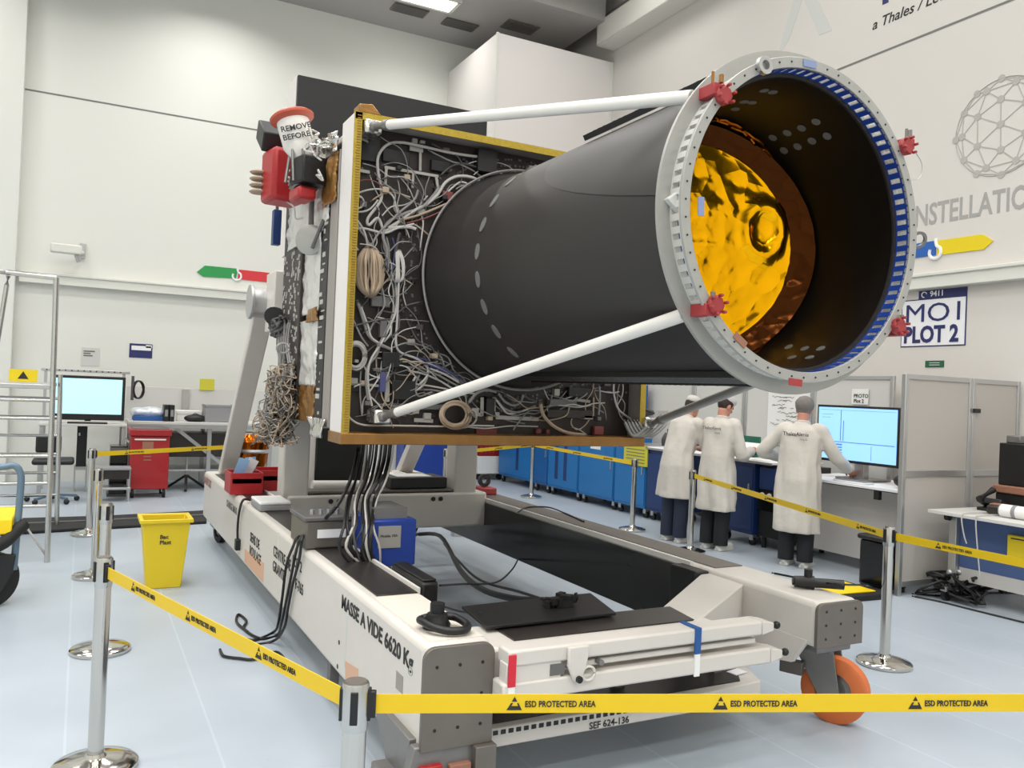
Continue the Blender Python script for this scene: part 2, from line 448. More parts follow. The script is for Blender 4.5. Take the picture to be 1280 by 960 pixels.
# blue and yellow arrow
def arrow(axis, wall, pts1, pts2, m1, m2, hookpx, name, label):
    n = V((-1, 0, 0)) if axis == 'x' else V((0, -1, 0))
    t = thing(name, label, 'sign', P(axis, wall, *pts1[0]))
    MB().prism([P(axis, wall, *p) + n * .012 for p in pts1], n * -.01).build('arrow_tail', m1, t)
    MB().prism([P(axis, wall, *p) + n * .012 for p in pts2], n * -.01).build('arrow_head', m2, t)
    h = P(axis, wall, *hookpx) + n * .014
    xd = V((0, -1, 0)) if axis == 'x' else V((1, 0, 0))
    pp = [h + xd * (.07 * math.cos(u)) + V((0, 0, .07 * math.sin(u) - .03)) for u in (2.6, 3.4, 4.3, 5.2, 6.0, 6.9, 7.6)] + [h + V((0, 0, .12))]
    MB().tube(pp, .018, 6).build('hook_symbol', 'sign_white', t)
arrow('x', WR, [(1125, 308), (1170, 301), (1170, 319), (1125, 325)], [(1172, 301), (1229, 293), (1242, 301), (1230, 312), (1172, 319)], 'sign_blue', 'sign_yellow', (1170, 312), 'wall_arrow', 'blue and yellow wall arrow sign with hook symbol')
arrow('y', WL, [(246, 340), (256, 332), (297, 336), (295, 348), (254, 346)], [(299, 337), (336, 341), (343, 347), (335, 353), (297, 349)], 'sign_green', 'sign_red', (296, 343), 'wall_arrow', 'green and red wall arrow sign with hook symbol')
# plot sign
a, c = wy(1128, 378), wy(1207, 432)
z1 = (wy(1128, 379).z + wy(1208, 366).z) / 2; z0 = (wy(1127, 434).z + wy(1206, 432).z) / 2
t = thing('plot_sign', 'white plot sign with navy border and heading beside the tube ring', 'sign', (WR, (a.y + c.y) / 2, z0))
sign_rect(a.y, c.y, z0, z1, 'sign_navy', .006, 'border', t, bevel=.002)
sign_rect(a.y - .012, c.y + .012, z0 + .012, z1 - .012, 'sign_white', .009, 'face', t)
sign_rect(a.y - (a.y - c.y) * .27, c.y, z1, z1 + .09, 'sign_navy', .008, 'tab', t)
w_ = a.y - c.y
text('lettering', 'MO1', (WR - .01, a.y - .04, z0 + (z1 - z0) * .52), XN, YN, .29, 'sign_navy', t, sx=1.22)
text('lettering', 'PLOT 2', (WR - .01, a.y - .04, z0 + .05), XN, YN, .25, 'sign_navy', t, bold=.009, sx=.83)
text('lettering', '9411', (WR - .01, a.y - w_ * .45, z1 + .02), XN, YN, .085, 'sign_white', t, bold=.002)
MB().tube([(WR - .012, a.y - w_ * .36 - .03 * math.cos(u), z1 + .045 + .03 * math.sin(u)) for u in (0.2, 1, 2, 3, 4, 4.8)], .006, 5).build('phone_symbol', 'sign_white', t)
a, c = wy(1157, 451), wy(1180, 459)
t = thing('exit_notice', 'small dark green notice on the wall below the plot sign', 'sign', (WR, a.y, c.z))
sign_rect(a.y, c.y, c.z, a.z, 'exit_green', .006, 'plate', t)
for k in (.3, .62): sign_rect(a.y - .05, c.y + .05, c.z + (a.z - c.z) * k, c.z + (a.z - c.z) * (k + .1), 'partition_light', .008, 'text_line', t)
# signs on the left wall
def wx(px, py): return P('y', WL, px, py)
a, c = wx(162, 429), wx(190, 448)
t = thing('notice_board', 'small blue and white notice on the far wall above the red tool cart', 'sign', (a.x, WL, c.z))
MB().box(a.x, c.x, WL - .008, WL + .003, c.z, a.z).build('plate', 'sign_navy', t)
MB().box(a.x + .03, c.x - .02, WL - .011, WL - .008, c.z + .12, c.z + .19).build('pictograms', 'sign_white', t)
MB().box(a.x + .24, c.x - .01, WL - .011, WL - .008, a.z - .06, a.z - .015).build('logo_field', 'sign_white', t)
a, c = wx(102, 434), wx(124, 458)
t = thing('paper_notice', 'grey paper notice on the far wall above the left monitor', 'sign', (a.x, WL, c.z))
MB().box(a.x, c.x, WL - .006, WL + .003, c.z, a.z).build('sheet', 'vinyl_pale', t)
for k, w in ((.8, .8), (.68, .5), (.56, .65)): MB().box(a.x + .03, a.x + .03 + (c.x - a.x - .06) * w, WL - .008, WL - .006, c.z + (a.z - c.z) * k - .01, c.z + (a.z - c.z) * k + .01).build('text_line', 'ink_soft', t)
# wall camera
p = wx(85, 315)
t = thing('wall_camera', 'white security camera on a bracket on the far wall', 'camera', (p.x, WL, p.z))
MB().box(p.x + .16, p.x + .24, WL - .05, WL, p.z - .08, p.z + .16).build('wall_bracket', 'alu', t, .01)
MB().cyl((p.x + .2, WL - .05, p.z), (p.x + .1, WL - .3, p.z - .02), .03).build('arm', 'rail', t)
MB().cbox((p.x - .02, WL - .32, p.z), (.42, .13, .14), .1).build('housing', 'rail', t, .02)
MB().cyl((p.x + .12, WL - .3, p.z - .07), (p.x + .16, WL - .28, p.z - .17), .035).build('cable_gland', 'alu', t)
# ------------------------------------------------------------------ transport trolley
tr = thing('transport_trolley', 'long white steel trolley carrying the satellite, with dark inset deck plates', 'trolley', (2.4, 6, 0))
BX0, BX1, CX0, CX1, YF, YR, ZT = 1.20, 1.485, 3.27, 3.57, 2.95, 9.35, .70
lb = MB().box(BX0, BX1, YF, YR, .22, ZT).build('left_beam', 'trolley_white', tr, .03, seg=3)
MB().box(BX0 + .06, BX1 - .02, 3.72, 9.0, ZT, ZT + .006).build('deck_plate', 'deck_dark', lb, .002)
MB().box(BX0 + .04, BX1 - .02, 2.99, 3.7, ZT - .001, ZT + .002).build('grip_patch', 'grit', lb)
MB().box(BX1 - .012, BX1 + .004, 3.75, 9.2, ZT - .01, ZT + .018).build('edge_strip', 'white', lb)
rb = MB().box(CX0, CX1, YF, YR, .47, ZT).build('right_beam', 'trolley_white', tr, .03, seg=3)
MB().box(CX0 + .05, CX1 - .04, 3.75, 9.0, ZT, ZT + .006).build('deck_plate', 'plate_grey', rb, .002)
MB().box(CX0 - .012, CX0 + .015, 3.9, 9.2, ZT - .02, ZT + .012).build('edge_strip', 'white', rb)
MB().box(CX0 - .02, CX0 - .005, 3.95, 8.6, .295, ZT - .03).build('inner_panel', 'side_dark', rb)
b = MB(); b.box(CX0 - .1, CX0 + .0, 3.74, 3.98, .38, ZT - .01); b.build('corner_block', 'black', rb, .01)
for x0, x1, z0, y, rr_ in ((BX0 - .01, BX1 + .005, .30, YF, .05), (CX0 - .01, CX1 + .01, .475, YF, .04)):
    xm = (x0 + x1) / 2
    pl = [(x0, y - .022, z0), (x1, y - .022, z0)]
    for cx, a0 in ((x1 - rr_, 0), (x0 + rr_, 90)):
        for k in range(6): pl.append((cx + rr_ * math.cos(rad(a0 + 18 * k)), y - .022, ZT - rr_ - .005 + rr_ * math.sin(rad(a0 + 18 * k))))
    e = MB().prism(pl, (0, .022, 0)).build('end_plate', 'plate_grey', tr, .003)
    b = MB()
    for i in (.18, .5, .82):
        for j in (.2, .5, .8):
            b.cyl((x0 + (x1 - x0) * i, y - .0235, z0 + (ZT - z0) * j), (x0 + (x1 - x0) * i, y - .018, z0 + (ZT - z0) * j), .007, n=8)
    b.build('bolt_holes', 'black', e)
fb = MB().box(BX1, 2.66, 2.96, 3.28, .45, .655).build('front_beam', 'trolley_white', tr, .015)
MB().prism([(1.62, 3.02, .656), (2.56, 3.02, .656), (2.60, 3.25, .656), (1.62, 3.25, .656)], (0, 0, .006)).build('deck_plate', 'deck_dark', fb)
MB().prism([(3.28, 3.80, .675), (3.28, 3.47, .675), (2.55, 2.99, .66), (2.575, 3.27, .66)], (0, 0, -.19)).build('corner_brace', 'trolley_white', tr, .008)
MB().prism([(3.268, 3.45, .5), (3.268, 3.0, .5), (3.268, 3.1, .36), (3.268, 3.3, .33)], (.03, 0, 0)).build('gusset', 'trolley_white', tr, .004)
MB().box(BX1, CX0, 9.05, 9.3, .45, .68).build('rear_beam', 'white', tr, .02)
cb = MB().box(1.5, CX0, 6.72, 6.98, .47, .77).build('cross_beam', 'trolley_white', tr, .02)
b = MB(); b.box(1.6, 3.0, 6.75, 6.95, .78, .80); b.build('top_plate', 'plate_grey', cb, .005)
b = MB()
for x in (1.85, 1.92, 2.75, 2.82): b.cyl((x, 6.71, .72), (x, 6.73, .72), .02, n=10)
b.build('bolts', 'black', cb)
for x0, x1 in ((1.46, 1.67), (2.955, 3.17)):
    MB().box(x0, x1, 6.74, 6.95, .70 if x0 < 2 else .47, 2.35).build('upright', 'trolley_white', tr, .015)
for x in (1.4, 3.37):
    MB().bar((x, 9.17, .69), (x, 7.5, 2.33), .1, .17, (1, 0, 0)).build('inclined_leg', 'trolley_white', tr, .012)
    b = MB(); b.cyl((x - .13, 7.42, 2.36), (x + .22, 7.42, 2.36), .13, n=28); b.cyl((x - .15, 7.42, 2.36), (x - .12, 7.42, 2.36), .15, n=28)
    tn = b.build('trunnion', 'alu', tr, .008)
    MB().box(x - .02, x + .18, 7.0, 7.35, 2.1, 2.6).build('clamp_block', 'trolley_white', tn, .01)
MB().cyl(P('x', 1.27, 342, 395), P('x', 1.33, 345, 395), .07, n=16).build('hand_wheel', 'black', tr)
MB().box(1.45, 3.3, 7.35, 7.45, 2.28, 2.44).build('tilt_bar', 'steel_grey', tr, .01)
MB().cyl(P('y', 7.3, 390, 607), P('y', 7.3, 590, 606), .045, n=18).build('rear_tube', 'white', tr)
# lower tray under the front beam
ty = MB().prism([(1.45, 3.05, .215), (2.62, 3.05, .215), (3.06, 3.09, .215), (3.17, 3.33, .215), (3.0, 3.62, .215), (1.45, 3.62, .215)], (0, 0, .08)).build('lower_tray', 'trolley_white', tr, .006)
MB().prism([(1.47, 3.09, .296), (2.95, 3.12, .296), (3.1, 3.32, .296), (2.98, 3.6, .296), (1.47, 3.6, .296)], (0, 0, .004)).build('tray_plate', 'deck_dark', ty)
b = MB()
for k in range(30): b.box(1.52 + k * .036, 1.542 + k * .036, 3.047, 3.06, .268, .286)
b.build('notches', 'black', ty)
q = P('z', .302, 921, 840); MB().cbox((q.x, q.y, .303), (.09, .06, .004), .2).build('label_plate', 'sign_white', ty)
q = P('y', 3.045, 737, 905)
text('lettering', 'SEF 624-136', (q.x, 3.049, .224), (1, 0, 0), YN, .042, 'ink', ty, bold=.0005)
b = MB()
for x in (1.62, 2.3, 2.9): b.box(x, x + .05, 3.25, 3.3, .29, .46)
b.build('tray_hanger', 'steel_grey', tr)
b = MB()
for x in (1.3, 3.42): b.box(x - .05, x + .05, 8.8, 9.1, .12, .5)
# folded tow bar strapped to the front beam
tb = thing('tow_bar', 'folded white tow bar of two tubes strapped along the trolley front', 'tow bar', (2.2, 2.87, .48))
MB().box(1.5, 2.80, 2.83, 2.93, .617, .682).build('upper_tube', 'trolley_white', tb, .01)
MB().box(1.80, 2.78, 2.85, 2.92, .578, .602).build('middle_tube', 'trolley_white', tb, .006)
MB().box(1.48, 2.86, 2.83, 2.93, .482, .556).build('lower_tube', 'trolley_white', tb, .01)
MB().box(1.495, 1.74, 2.836, 2.9, .54, .63).build('web_plate', 'trolley_white', tb, .004)
jx = P('y', 2.83, 716, 822).x
j = MB().prism([(jx - .03, 2.83, .675), (jx + .07, 2.83, .675), (jx + .06, 2.83, .60), (jx + .035, 2.83, .535), (jx + .0, 2.83, .535), (jx - .03, 2.83, .60)], (0, -.018, 0)).build('hinge_plate', 'trolley_white', tb, .006)
MB().cyl((jx + .02, 2.80, .545), (jx + .02, 2.83, .545), .014, n=12).build('hinge_pin', 'black', j)
MB().box(jx - .10, jx - .035, 2.832, 2.836, .565, .61).build('recess', 'equip_grey', tb)
b = MB(); b.tube([(jx + .07 + .03 * math.cos(u), 2.82, .56 + .028 * math.sin(u)) for u in (0, .9, 1.8, 2.7, 3.6, 4.5, 5.4)], .006, 6, closed=True); b.build('latch_ring', 'trolley_white', tb)
MB().cyl((jx + .13, 2.815, .597), (jx + .13, 2.85, .597), .012, n=10).build('latch_pin', 'steel_grey', tb)
for xe, ze in ((2.80, .65), (2.86, .519)):
    b = MB(); b.prism([(xe, 2.83, ze + .032), (xe + .07, 2.83, ze + .018), (xe + .07, 2.83, ze - .018), (xe, 2.83, ze - .032)], (0, .1, 0)); ep = b.build('tube_end', 'trolley_white', tb, .004)
    b = MB(); b.cyl((xe + .07, 2.86, ze), (xe + .1, 2.86, ze), .01, n=8); b.ball((xe + .105, 2.85, ze), .018, nu=10, nv=8); b.build('end_knob', 'black', ep)
for px, mm, lb_, dz_ in ((642, 'red_strap', 'red strap', -.03), (873, 'blue_strap', 'blue strap', .0)):
    x = P('y', 2.82, px, 820).x
    b = MB(); b.box(x - .016, x + .016, 2.822, 2.832, .575 + dz_, .686 + dz_ * .6)
    if dz_ == 0: b.box(x - .016, x + .016, 2.822, 2.94, .683, .688)
    sp_ = b.build('strap', mm, tb, .002, label=lb_)
    MB().box(x - .014, x + .014, 2.824, 2.831, .478, .577 + dz_).build('strap_tail', 'paper', sp_)
# casters
def wheel(parent, c, n, r, w, m):
    c = V(c); n = V(n).normalized()
    wv = MB().lathe([(r * .55, -w / 2), (r * .9, -w / 2), (r, -w * .38), (r, w * .38), (r * .9, w / 2), (r * .55, w / 2)], c, n, 40, True).build('tyre', m, parent)
    b = MB(); b.lathe([(0, -w * .3), (r * .3, -w * .42), (r * .32, -w * .2), (r * .56, -w * .15), (r * .56, w * .15), (r * .32, w * .2), (r * .3, w * .42), (0, w * .3)], c, n, 24)
    b.build('hub', 'steel_grey', wv)
    return wv
cs = MB().box(3.32, 3.56, 2.98, 3.3, .43, .47).build('front_caster', 'steel_grey', tr, .006)
nn = V((-.9, -.43, 0)).normalized(); wc = V((3.62, 3.12, .172)); sd = V((nn.y, -nn.x, 0))
wheel(tr, wc, nn, .172, .09, 'orange')
b = MB()
for s in (-1, 1):
    o_ = wc + nn * (.062 * s)
    b.prism([o_ + sd * -.05 + V((0, 0, -.06)), o_ + sd * .05 + V((0, 0, -.06)), o_ + sd * .2 + V((0, 0, .2)), o_ + sd * .0 + V((0, 0, .23))], nn * .012 * s)
b.build('fork_plates', 'steel_grey', cs, .003)
b = MB(); b.cbox(wc + sd * .12 + V((0, 0, .215)), (.22, .16, .04), math.atan2(sd.y, sd.x)); b.cyl(wc + sd * .1 + V((0, 0, .22)), wc + sd * .1 + V((0, 0, .27)), .07, n=20)
b.build('swivel_head', 'steel_grey', cs, .004)
b = MB(); b.cbox(wc + nn * .1 + sd * .2 + V((0, 0, .1)), (.12, .05, .07), math.atan2(sd.y, sd.x)); b.tube([wc + nn * .1 + sd * .22 + V((0, 0, .13)), wc + nn * .12 + sd * .25 + V((0, 0, .17)), wc + nn * .12 + sd * .3 + V((0, 0, .16))], .012)
b.build('brake_pedal', 'plate_grey', cs, .004)
# left front foot
ft = MB().prism([(1.17, 2.94, .32), (1.5, 2.94, .32), (1.47, 2.94, .16), (1.38, 2.94, .0), (1.12, 2.94, .0), (1.13, 2.94, .16)], (0, .05, 0)).build('front_foot', 'steel_grey', tr, .006)
MB().box(1.19, 1.28, 2.915, 2.95, .175, .25).build('pad', 'red', ft, .004)
MB().box(1.31, 1.40, 2.915, 2.95, .165, .24).build('pad', 'tan', ft, .004)
MB().box(1.105, 1.22, 2.8, 3.25, .0, .16).build('side_block', 'steel_grey', ft, .01)
MB().box(1.25, 1.4, 2.82, 3.25, .0, .15).build('side_block', 'plate_grey', ft, .01)
MB().prism([(1.17, 3.0, .33), (1.17, 3.45, .33), (1.17, 3.2, .1), (1.17, 3.0, .05)], (.1, 0, 0)).build('gusset', 'steel_grey', ft, .004)
MB().box(1.41, 1.5, 2.9, 3.0, .06, .3).build('jack_leg', 'plate_grey', ft, .004)
for x in (1.34, 3.42):
    MB().box(x - .09, x + .09, 8.85, 9.15, .16, .24 if x < 2 else .47).build('rear_caster', 'steel_grey', tr, .005)
    wheel(tr, (x, 9.0, .12), (1, .2, 0), .12, .08, 'rubber')
for k in (3.98, 5.6, 7.2): MB().box(1.204 - .006, 1.21, k - .012, k + .012, .3 if k < 5 else .5, .56 if k < 5 else .68).build('slot_cover', 'vinyl_pale', lb)
# writing on the left beam
def beam(px, py): return P('x', BX0, px, py)
q = beam(427, 759); e = beam(516, 832)
t_ = text('lettering', 'MASSE A VIDE 6620 Kg', (BX0, q.y, q.z + .0), XN, YN, .092, 'ink', tr, bold=.002)
wd = max(v.co.y for v in t_.data.vertices) - min(v.co.y for v in t_.data.vertices); k = (q.y - e.y) / wd
for v in t_.data.vertices: v.co.y = (q.y - 6) + (v.co.y - (q.y - 6)) * k
text('lettering', 'CHARGE MAXI', (BX0, beam(283, 634).y, beam(283, 632).z), XN, YN, .085, 'ink_soft', tr, bold=.001)
text('lettering', 'SENS DE\nROULAGE', (BX0, beam(313, 672).y, beam(313, 676).z), XN, YN, .1, 'ink', tr, bold=.001)
text('lettering', 'CENTRE DE\nGRAVITE', (BX0, beam(342, 690).y, beam(342, 694).z), XN, YN, .1, 'ink', tr, bold=.001)
text('lettering', 'LOT 2', (BX0, beam(366, 698).y, beam(366, 706).z), XN, YN, .09, 'ink', tr, bold=.001)
text('lettering', 'F-765', (BX0, beam(369, 735).y, beam(369, 735).z), XN, YN, .09, 'ink', tr, bold=.001)
text('lettering', 'TRANSPORT', (BX0, beam(254, 602).y, beam(254, 602).z), XN, YN, .11, 'ink_rust', tr, bold=.002)
for pts in ([(306, 686), (330, 704), (329, 728), (306, 702)], [(432, 826), (448, 836), (448, 850), (432, 848)]):
    MB().prism([beam(*p) - V((.002, 0, 0)) for p in pts], (.003, 0, 0)).build('hazard_label', 'orange_label', tr)
b = MB(); q = beam(500, 842); b.box(BX0 - .002, BX0, q.y - .04, q.y + .04, q.z - .07, q.z + .0); b.build('rating_plate', 'inner_grey', tr)
b = MB()
for px, py in ((424, 803), (422, 833)):
    q = beam(px, py); b.cyl((BX0 - .002, q.y, q.z), (BX0 + .01, q.y, q.z), .012, n=10)
b.build('bolt_holes', 'black', tr)
MB().box(BX0 + .02, BX0 + .07, 4.3, 4.36, .04, .23).build('support_leg', 'equip_grey', tr, .004)
# lifting shackle
q = P('z', ZT, 560, 800)
sh = thing('lifting_shackle', 'dark iron lifting ring lying on the front end of the left trolley beam', 'lifting ring', (q.x, q.y, ZT))
c0 = P('z', ZT, 560, 789)
cb_ = c0 + V((-.03, .05, 0))
MB().lathe([(.0, 0), (.055, 0), (.058, .02), (.045, .04), (.042, .062), (.03, .066), (.03, .105), (.0, .105)], cb_, (0, 0, 1), 10).build('swivel_bolt', 'black', sh)
MB().tube([cb_ + V(p) * .82 for p in ((-.075, .03, .045), (-.085, -.03, .05), (-.06, -.10, .04), (.0, -.155, .03), (.075, -.165, .03), (.115, -.12, .035), (.11, -.05, .045), (.085, .01, .05), (.0, .03, .055))], .016, 10, closed=True).build('ring', 'black', sh)
# ------------------------------------------------------------------ satellite
PF, PB = 4.72, 4.87                       # front edge of the frame / wired panel
SX0, SX1, SZ0, SZ1 = 1.345, 3.485, 1.365, 3.265
sat = thing('satellite', 'satellite with wired panel, dark central tube and metal interface ring', 'satellite', (2.42, 5.5, .8))
body = MB().box(SX0 + .04, SX1 - .04, 4.97, 6.7, SZ0 + .05, SZ1 - .12).build('body', 'panel_dark', sat, .01)
wp = MB().box(SX0 + .02, SX1 - .02, PB, 4.97, SZ0 + .02, SZ1 - .02).build('wired_panel', 'panel_brown', sat)
t_ = .03
MB().box(SX0, SX0 + t_, PF, 4.98, SZ0, SZ1).build('side_plate', 'box_white', sat, .003)
MB().box(SX1 - t_, SX1, PF, 4.98, SZ0, SZ1).build('side_plate', 'inner_grey', sat, .003)
MB().box(SX0 + t_, SX1 - t_, PF, 4.98, SZ1 - t_, SZ1).build('top_plate', 'inner_grey', sat, .003)
MB().box(SX0 + t_ - .04, SX1, PF - .02, 4.98, SZ0 - .03, SZ0 + .035).build('bottom_plate', 'kapton', sat, .004)
ye = mat('edge_tape', (178, 152, 52), .35, .35, var=.25, vscale=60)
b = MB(); b.box(SX0 - .004, SX0 + t_ + .012, PF - .008, PF, SZ0, SZ1); b.build('edge_tape', 'edge_tape', sat)
b = MB(); b.box(SX0, SX1, PF - .008, PF, SZ1 - t_ - .01, SZ1 + .004); b.box(SX0, SX1, PF, PF + .03, SZ1, SZ1 + .004); b.build('edge_tape', 'edge_tape', sat)
b = MB(); b.box(SX1 - t_ - .012, SX1 + .004, PF - .008, PF, SZ0, SZ1); b.build('edge_tape', 'edge_tape', sat)
b = MB()
for k in range(118):
    z = SZ0 + .03 + k * .0158
    b.box(SX0 + .012, SX0 + t_ + .006, PF - .0105, PF - .008, z, z + .005)
b.build('edge_studs', 'kapton', sat)
b = MB(); b.prism([(SX0 + .02, PF - .01, SZ1), (SX0 + .02, PF - .01, SZ1 + .05), (SX0 + .1, PF - .01, SZ1 + .06), (SX0 + .16, PF - .01, SZ1)], (0, .12, 0)); b.build('corner_lug', 'kapton', sat, .006)
# the tube
RO, RI = .63, .585
Y0 = 2.40
tube = MB().lathe([(RO, 2.47), (RO + .004, 3.6), (RO + .006, 4.3), (RO + .012, 4.60), (.70, 4.80), (.70, 4.88), (.55, 4.88), (RI, 4.4), (RI, 2.47)], (TCX, 0, TCZ), (0, 1, 0), 96, True).build('central_tube', 'tube_black', sat, ang=30)
MB().lathe([(RI - .003, 2.48), (RI - .003, 3.35), (RI - .001, 3.35), (RI - .001, 2.48)], (TCX, 0, TCZ), (0, 1, 0), 96, True).build('tube_lining', 'tube_inside', tube)
MB().lathe([(.712, 4.772), (.72, 4.78), (.712, 4.788), (.704, 4.78)], (TCX, 0, TCZ), (0, 1, 0), 120, True).build('base_seam', 'cable_grey', tube)
def cyl_frame(p):
    a = math.atan2(p.z - TCZ, p.x - TCX); n = V((math.cos(a), 0, math.sin(a))); return a, n, V((-math.sin(a), 0, math.cos(a)))
aa = [cyl_frame(PC(px, py, RO + .005))[0] for px, py in ((607, 280), (599, 313), (598, 349), (605, 383), (619, 413), (639, 440))]
step = abs((aa[-1] - aa[0] + math.pi) % (2 * math.pi) - math.pi) / 5
YB = sum(PC(px, py, RO + .005).y for px, py in ((599, 313), (598, 349), (605, 383), (619, 413))) / 4
for k in range(16):
    a = aa[0] + math.copysign(step, 1) * (k - 3)
    n = V((math.cos(a), 0, math.sin(a))); tg = V((-math.sin(a), 0, math.cos(a))); c0 = V((TCX, YB, TCZ)) + n * (RO + .006)
    pl = [c0 + tg * (.045 * math.cos(u)) + V((0, 1, 0)) * (.027 * math.sin(u)) for u in [6.2832 * i / 16 for i in range(16)]]
    MB().prism(pl, n * .005).build('oval_cover', 'patch_grey', tube)
# dark dotted rails running along the tube
for a0 in (rad(119), rad(-87), rad(-103)):
    n = V((math.cos(a0), 0, math.sin(a0))); tg = V((-math.sin(a0), 0, math.cos(a0))); c0 = V((TCX, 0, TCZ)) + n * (RO + (.03 if a0 > 2 else .016))
    pl = [c0 + tg * .05 + n * .014, c0 - tg * .05 + n * .014, c0 - tg * .05 - n * .014, c0 + tg * .05 - n * .014]
    rl = MB().prism([p + V((0, 2.52, 0)) for p in pl], (0, 1.02 if a0 > 0 else 2.1, 0)).build('tube_rail', 'black', tube)
    b = MB()
    for k in range(22 if a0 > 0 else 34):
        y = 2.56 + k * .043
        for s in (-.03, .03):
            if RN.random() < .75: b.cyl(c0 + tg * s + n * .012 + V((0, y, 0)), c0 + tg * s + n * .0155 + V((0, y, 0)), .007, n=6)
    b.build('fasteners', 'equip_grey', rl)
vs, fs = [], []
for i in range(25):
    a = rad(76 + 100 * i / 24); yy = 3.72 - 1.15 * max(0, (i - 13) / 11) ** 2.5
    for y in (2.49, yy): vs.append((TCX + (RO + .0048) * math.cos(a), y, TCZ + (RO + .0048) * math.sin(a)))
for i in range(24): fs.append((2 * i, 2 * i + 1, 2 * i + 3, 2 * i + 2))
cv = MB().add(vs, fs).build('cover_sheet', 'tube_cover', tube); 
# spots on the inside of the tube
for px, py in ((955, 113), (966, 115), (930, 127), (940, 128), (919, 136), (984, 166), (1002, 160), (1020, 152), (966, 172), (980, 188), (997, 183), (1015, 176), (1034, 170), (986, 434), (1006, 436), (1026, 436), (990, 447), (1012, 447)):
    p = PC(px, py, RI - .004, True)
    if p.y < 2.5 or p.y > 3.3: continue
    a, n, tg = cyl_frame(p); c0 = p
    MB().prism([c0 + tg * (.02 * math.cos(u)) + V((0, .02 * math.sin(u), 0)) for u in [6.2832 * i / 12 for i in range(12)]], n * -.003).build('inner_spot', 'patch_grey', tube)
# gold foil closing the tube
vs, fs = [], []
NR, NA = 60, 130
FC = P('y', 3.08, 942, 291)
def crease(x, z):
    s = 0
    for k, (fr, am) in enumerate(((3.6, .009), (9.5, .0085), (21, .005))):
        q = noise.voronoi(V((x * fr + k * 3.1, z * fr - k, k * 1.7)))[0]
        s += am * (q[1] - q[0] - .3)
    return s
for i in range(NR):
    r = .568 * i / (NR - 1)
    for j in range(NA):
        a = 6.28319 * j / NA
        x, z = TCX + r * math.cos(a), TCZ + r * math.sin(a)
        u = r / .568
        dxr = max(0, x - TCX)
        y = 3.105 - .12 * (x - TCX) - .32 * dxr * dxr - .045 * max(0, (r - .49) / .088)
        fade = min(1, (1 - u) * 6)
        y += crease(x, z) * (.35 + .65 * fade) * (1.2 if u > .84 else .62)
        dx, dz = (x - FC.x) / .085, (z - FC.z) / .12
        q = math.hypot(dx, dz); y -= .022 * math.exp(-((q - 1) / .3) ** 2)
        dx, dz = (x - 2.80), (z - 2.41); q = math.hypot(dx, dz)
        vs.append((x, y, z))
for i in range(NR - 1):
    for j in range(NA): fs.append((i * NA + j, i * NA + (j + 1) % NA, (i + 1) * NA + (j + 1) % NA, (i + 1) * NA + j))
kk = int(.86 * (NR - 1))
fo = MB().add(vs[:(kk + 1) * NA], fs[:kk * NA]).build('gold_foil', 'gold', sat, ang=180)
MB().add(vs[kk * NA:], [tuple(q - kk * NA for q in f) for f in fs[kk * NA:]]).build('foil_shaded_edge', 'foil_shaded', fo, ang=180)  # outer foil band; its dark reflections are put into the colour
b = MB()
for k in range(2):
    pts = []
    for i in range(120):
        a = 6.2832 * i / 120; r = .574 + RN.uniform(-.006, .005) - .003 * k
        pts.append((TCX + r * math.cos(a), 2.985 + .022 * k + RN.uniform(-.012, .012), TCZ + r * math.sin(a)))
    b.tube(pts, .007, 6, closed=True, k=1)
b.build('foil_rim', 'amber', fo, ang=15, remesh=0)
# interface ring
FL, RF = .600, .642
ring = MB().lathe([(FL, Y0), (RF, Y0), (RF, Y0 + .014), (FL, Y0 + .014)], (TCX, 0, TCZ), (0, 1, 0), 128, True).build('interface_ring', 'ring_grey', sat, .002)
MB().lathe([(.60, Y0 + .075), (.69, Y0 + .075), (.69, Y0 + .09), (.60, Y0 + .09)], (TCX, 0, TCZ), (0, 1, 0), 128, True).build('rear_flange', 'ring_grey', ring)
def slotted(r0_, r1_, ya, yb, N, name, m, open_=.46):
    b = MB(); st = 6.28319 / N
    for k in range(N):
        a0 = k * st; a1 = a0 + st * (1 - open_); a2 = a0 + st; am = (a1 + a2) / 2
        def blk(s0, s1, y0_, y1_):
            vs = [(TCX + r * math.cos(a), y, TCZ + r * math.sin(a)) for y in (y0_, y1_) for r, a in ((r0_, s0), (r1_, s0), (r1_, s1), (r0_, s1))]
            b.add(vs, [(0, 1, 2, 3), (7, 6, 5, 4), (0, 4, 5, 1), (1, 5, 6, 2), (2, 6, 7, 3), (3, 7, 4, 0)])
        blk(a0, a1, ya, yb); blk(a1, a2, ya, ya + (yb - ya) * .18); blk(a1, a2, yb - (yb - ya) * .18, yb)
    return b.build(name, m, ring, smooth=False)
slotted(.6042, .634, Y0 + .014, Y0 + .080, 84, 'slotted_wall', 'ring_white')
slotted(.600, .604, Y0 + .006, Y0 + .080, 84, 'blue_film', 'blue_film')
for k in range(60):
    a = 6.28319 * k / 60
    p = V((TCX + .622 * math.cos(a), Y0 - .003, TCZ + .622 * math.sin(a))); MB().cyl(p, p + V((0, .004, 0)), .004, n=6).build('bolt', 'ink', ring)
MB().lathe([(RI, Y0 + .088), (.60, Y0 + .080), (.62, Y0 + .1), (RI, Y0 + .1)], (TCX, 0, TCZ), (0, 1, 0), 128, True).build('inner_lip', 'ring_white', ring)
for px, py in ((953, 83),):
    p = P('y', Y0, px, py); MB().lathe([(.018, -.02), (.035, -.02), (.035, 0), (.018, 0)], p, (0, 1, 0), 20, True).build('lifting_eye', 'alu', ring)
p = P('y', Y0 + .05, 835, 248)
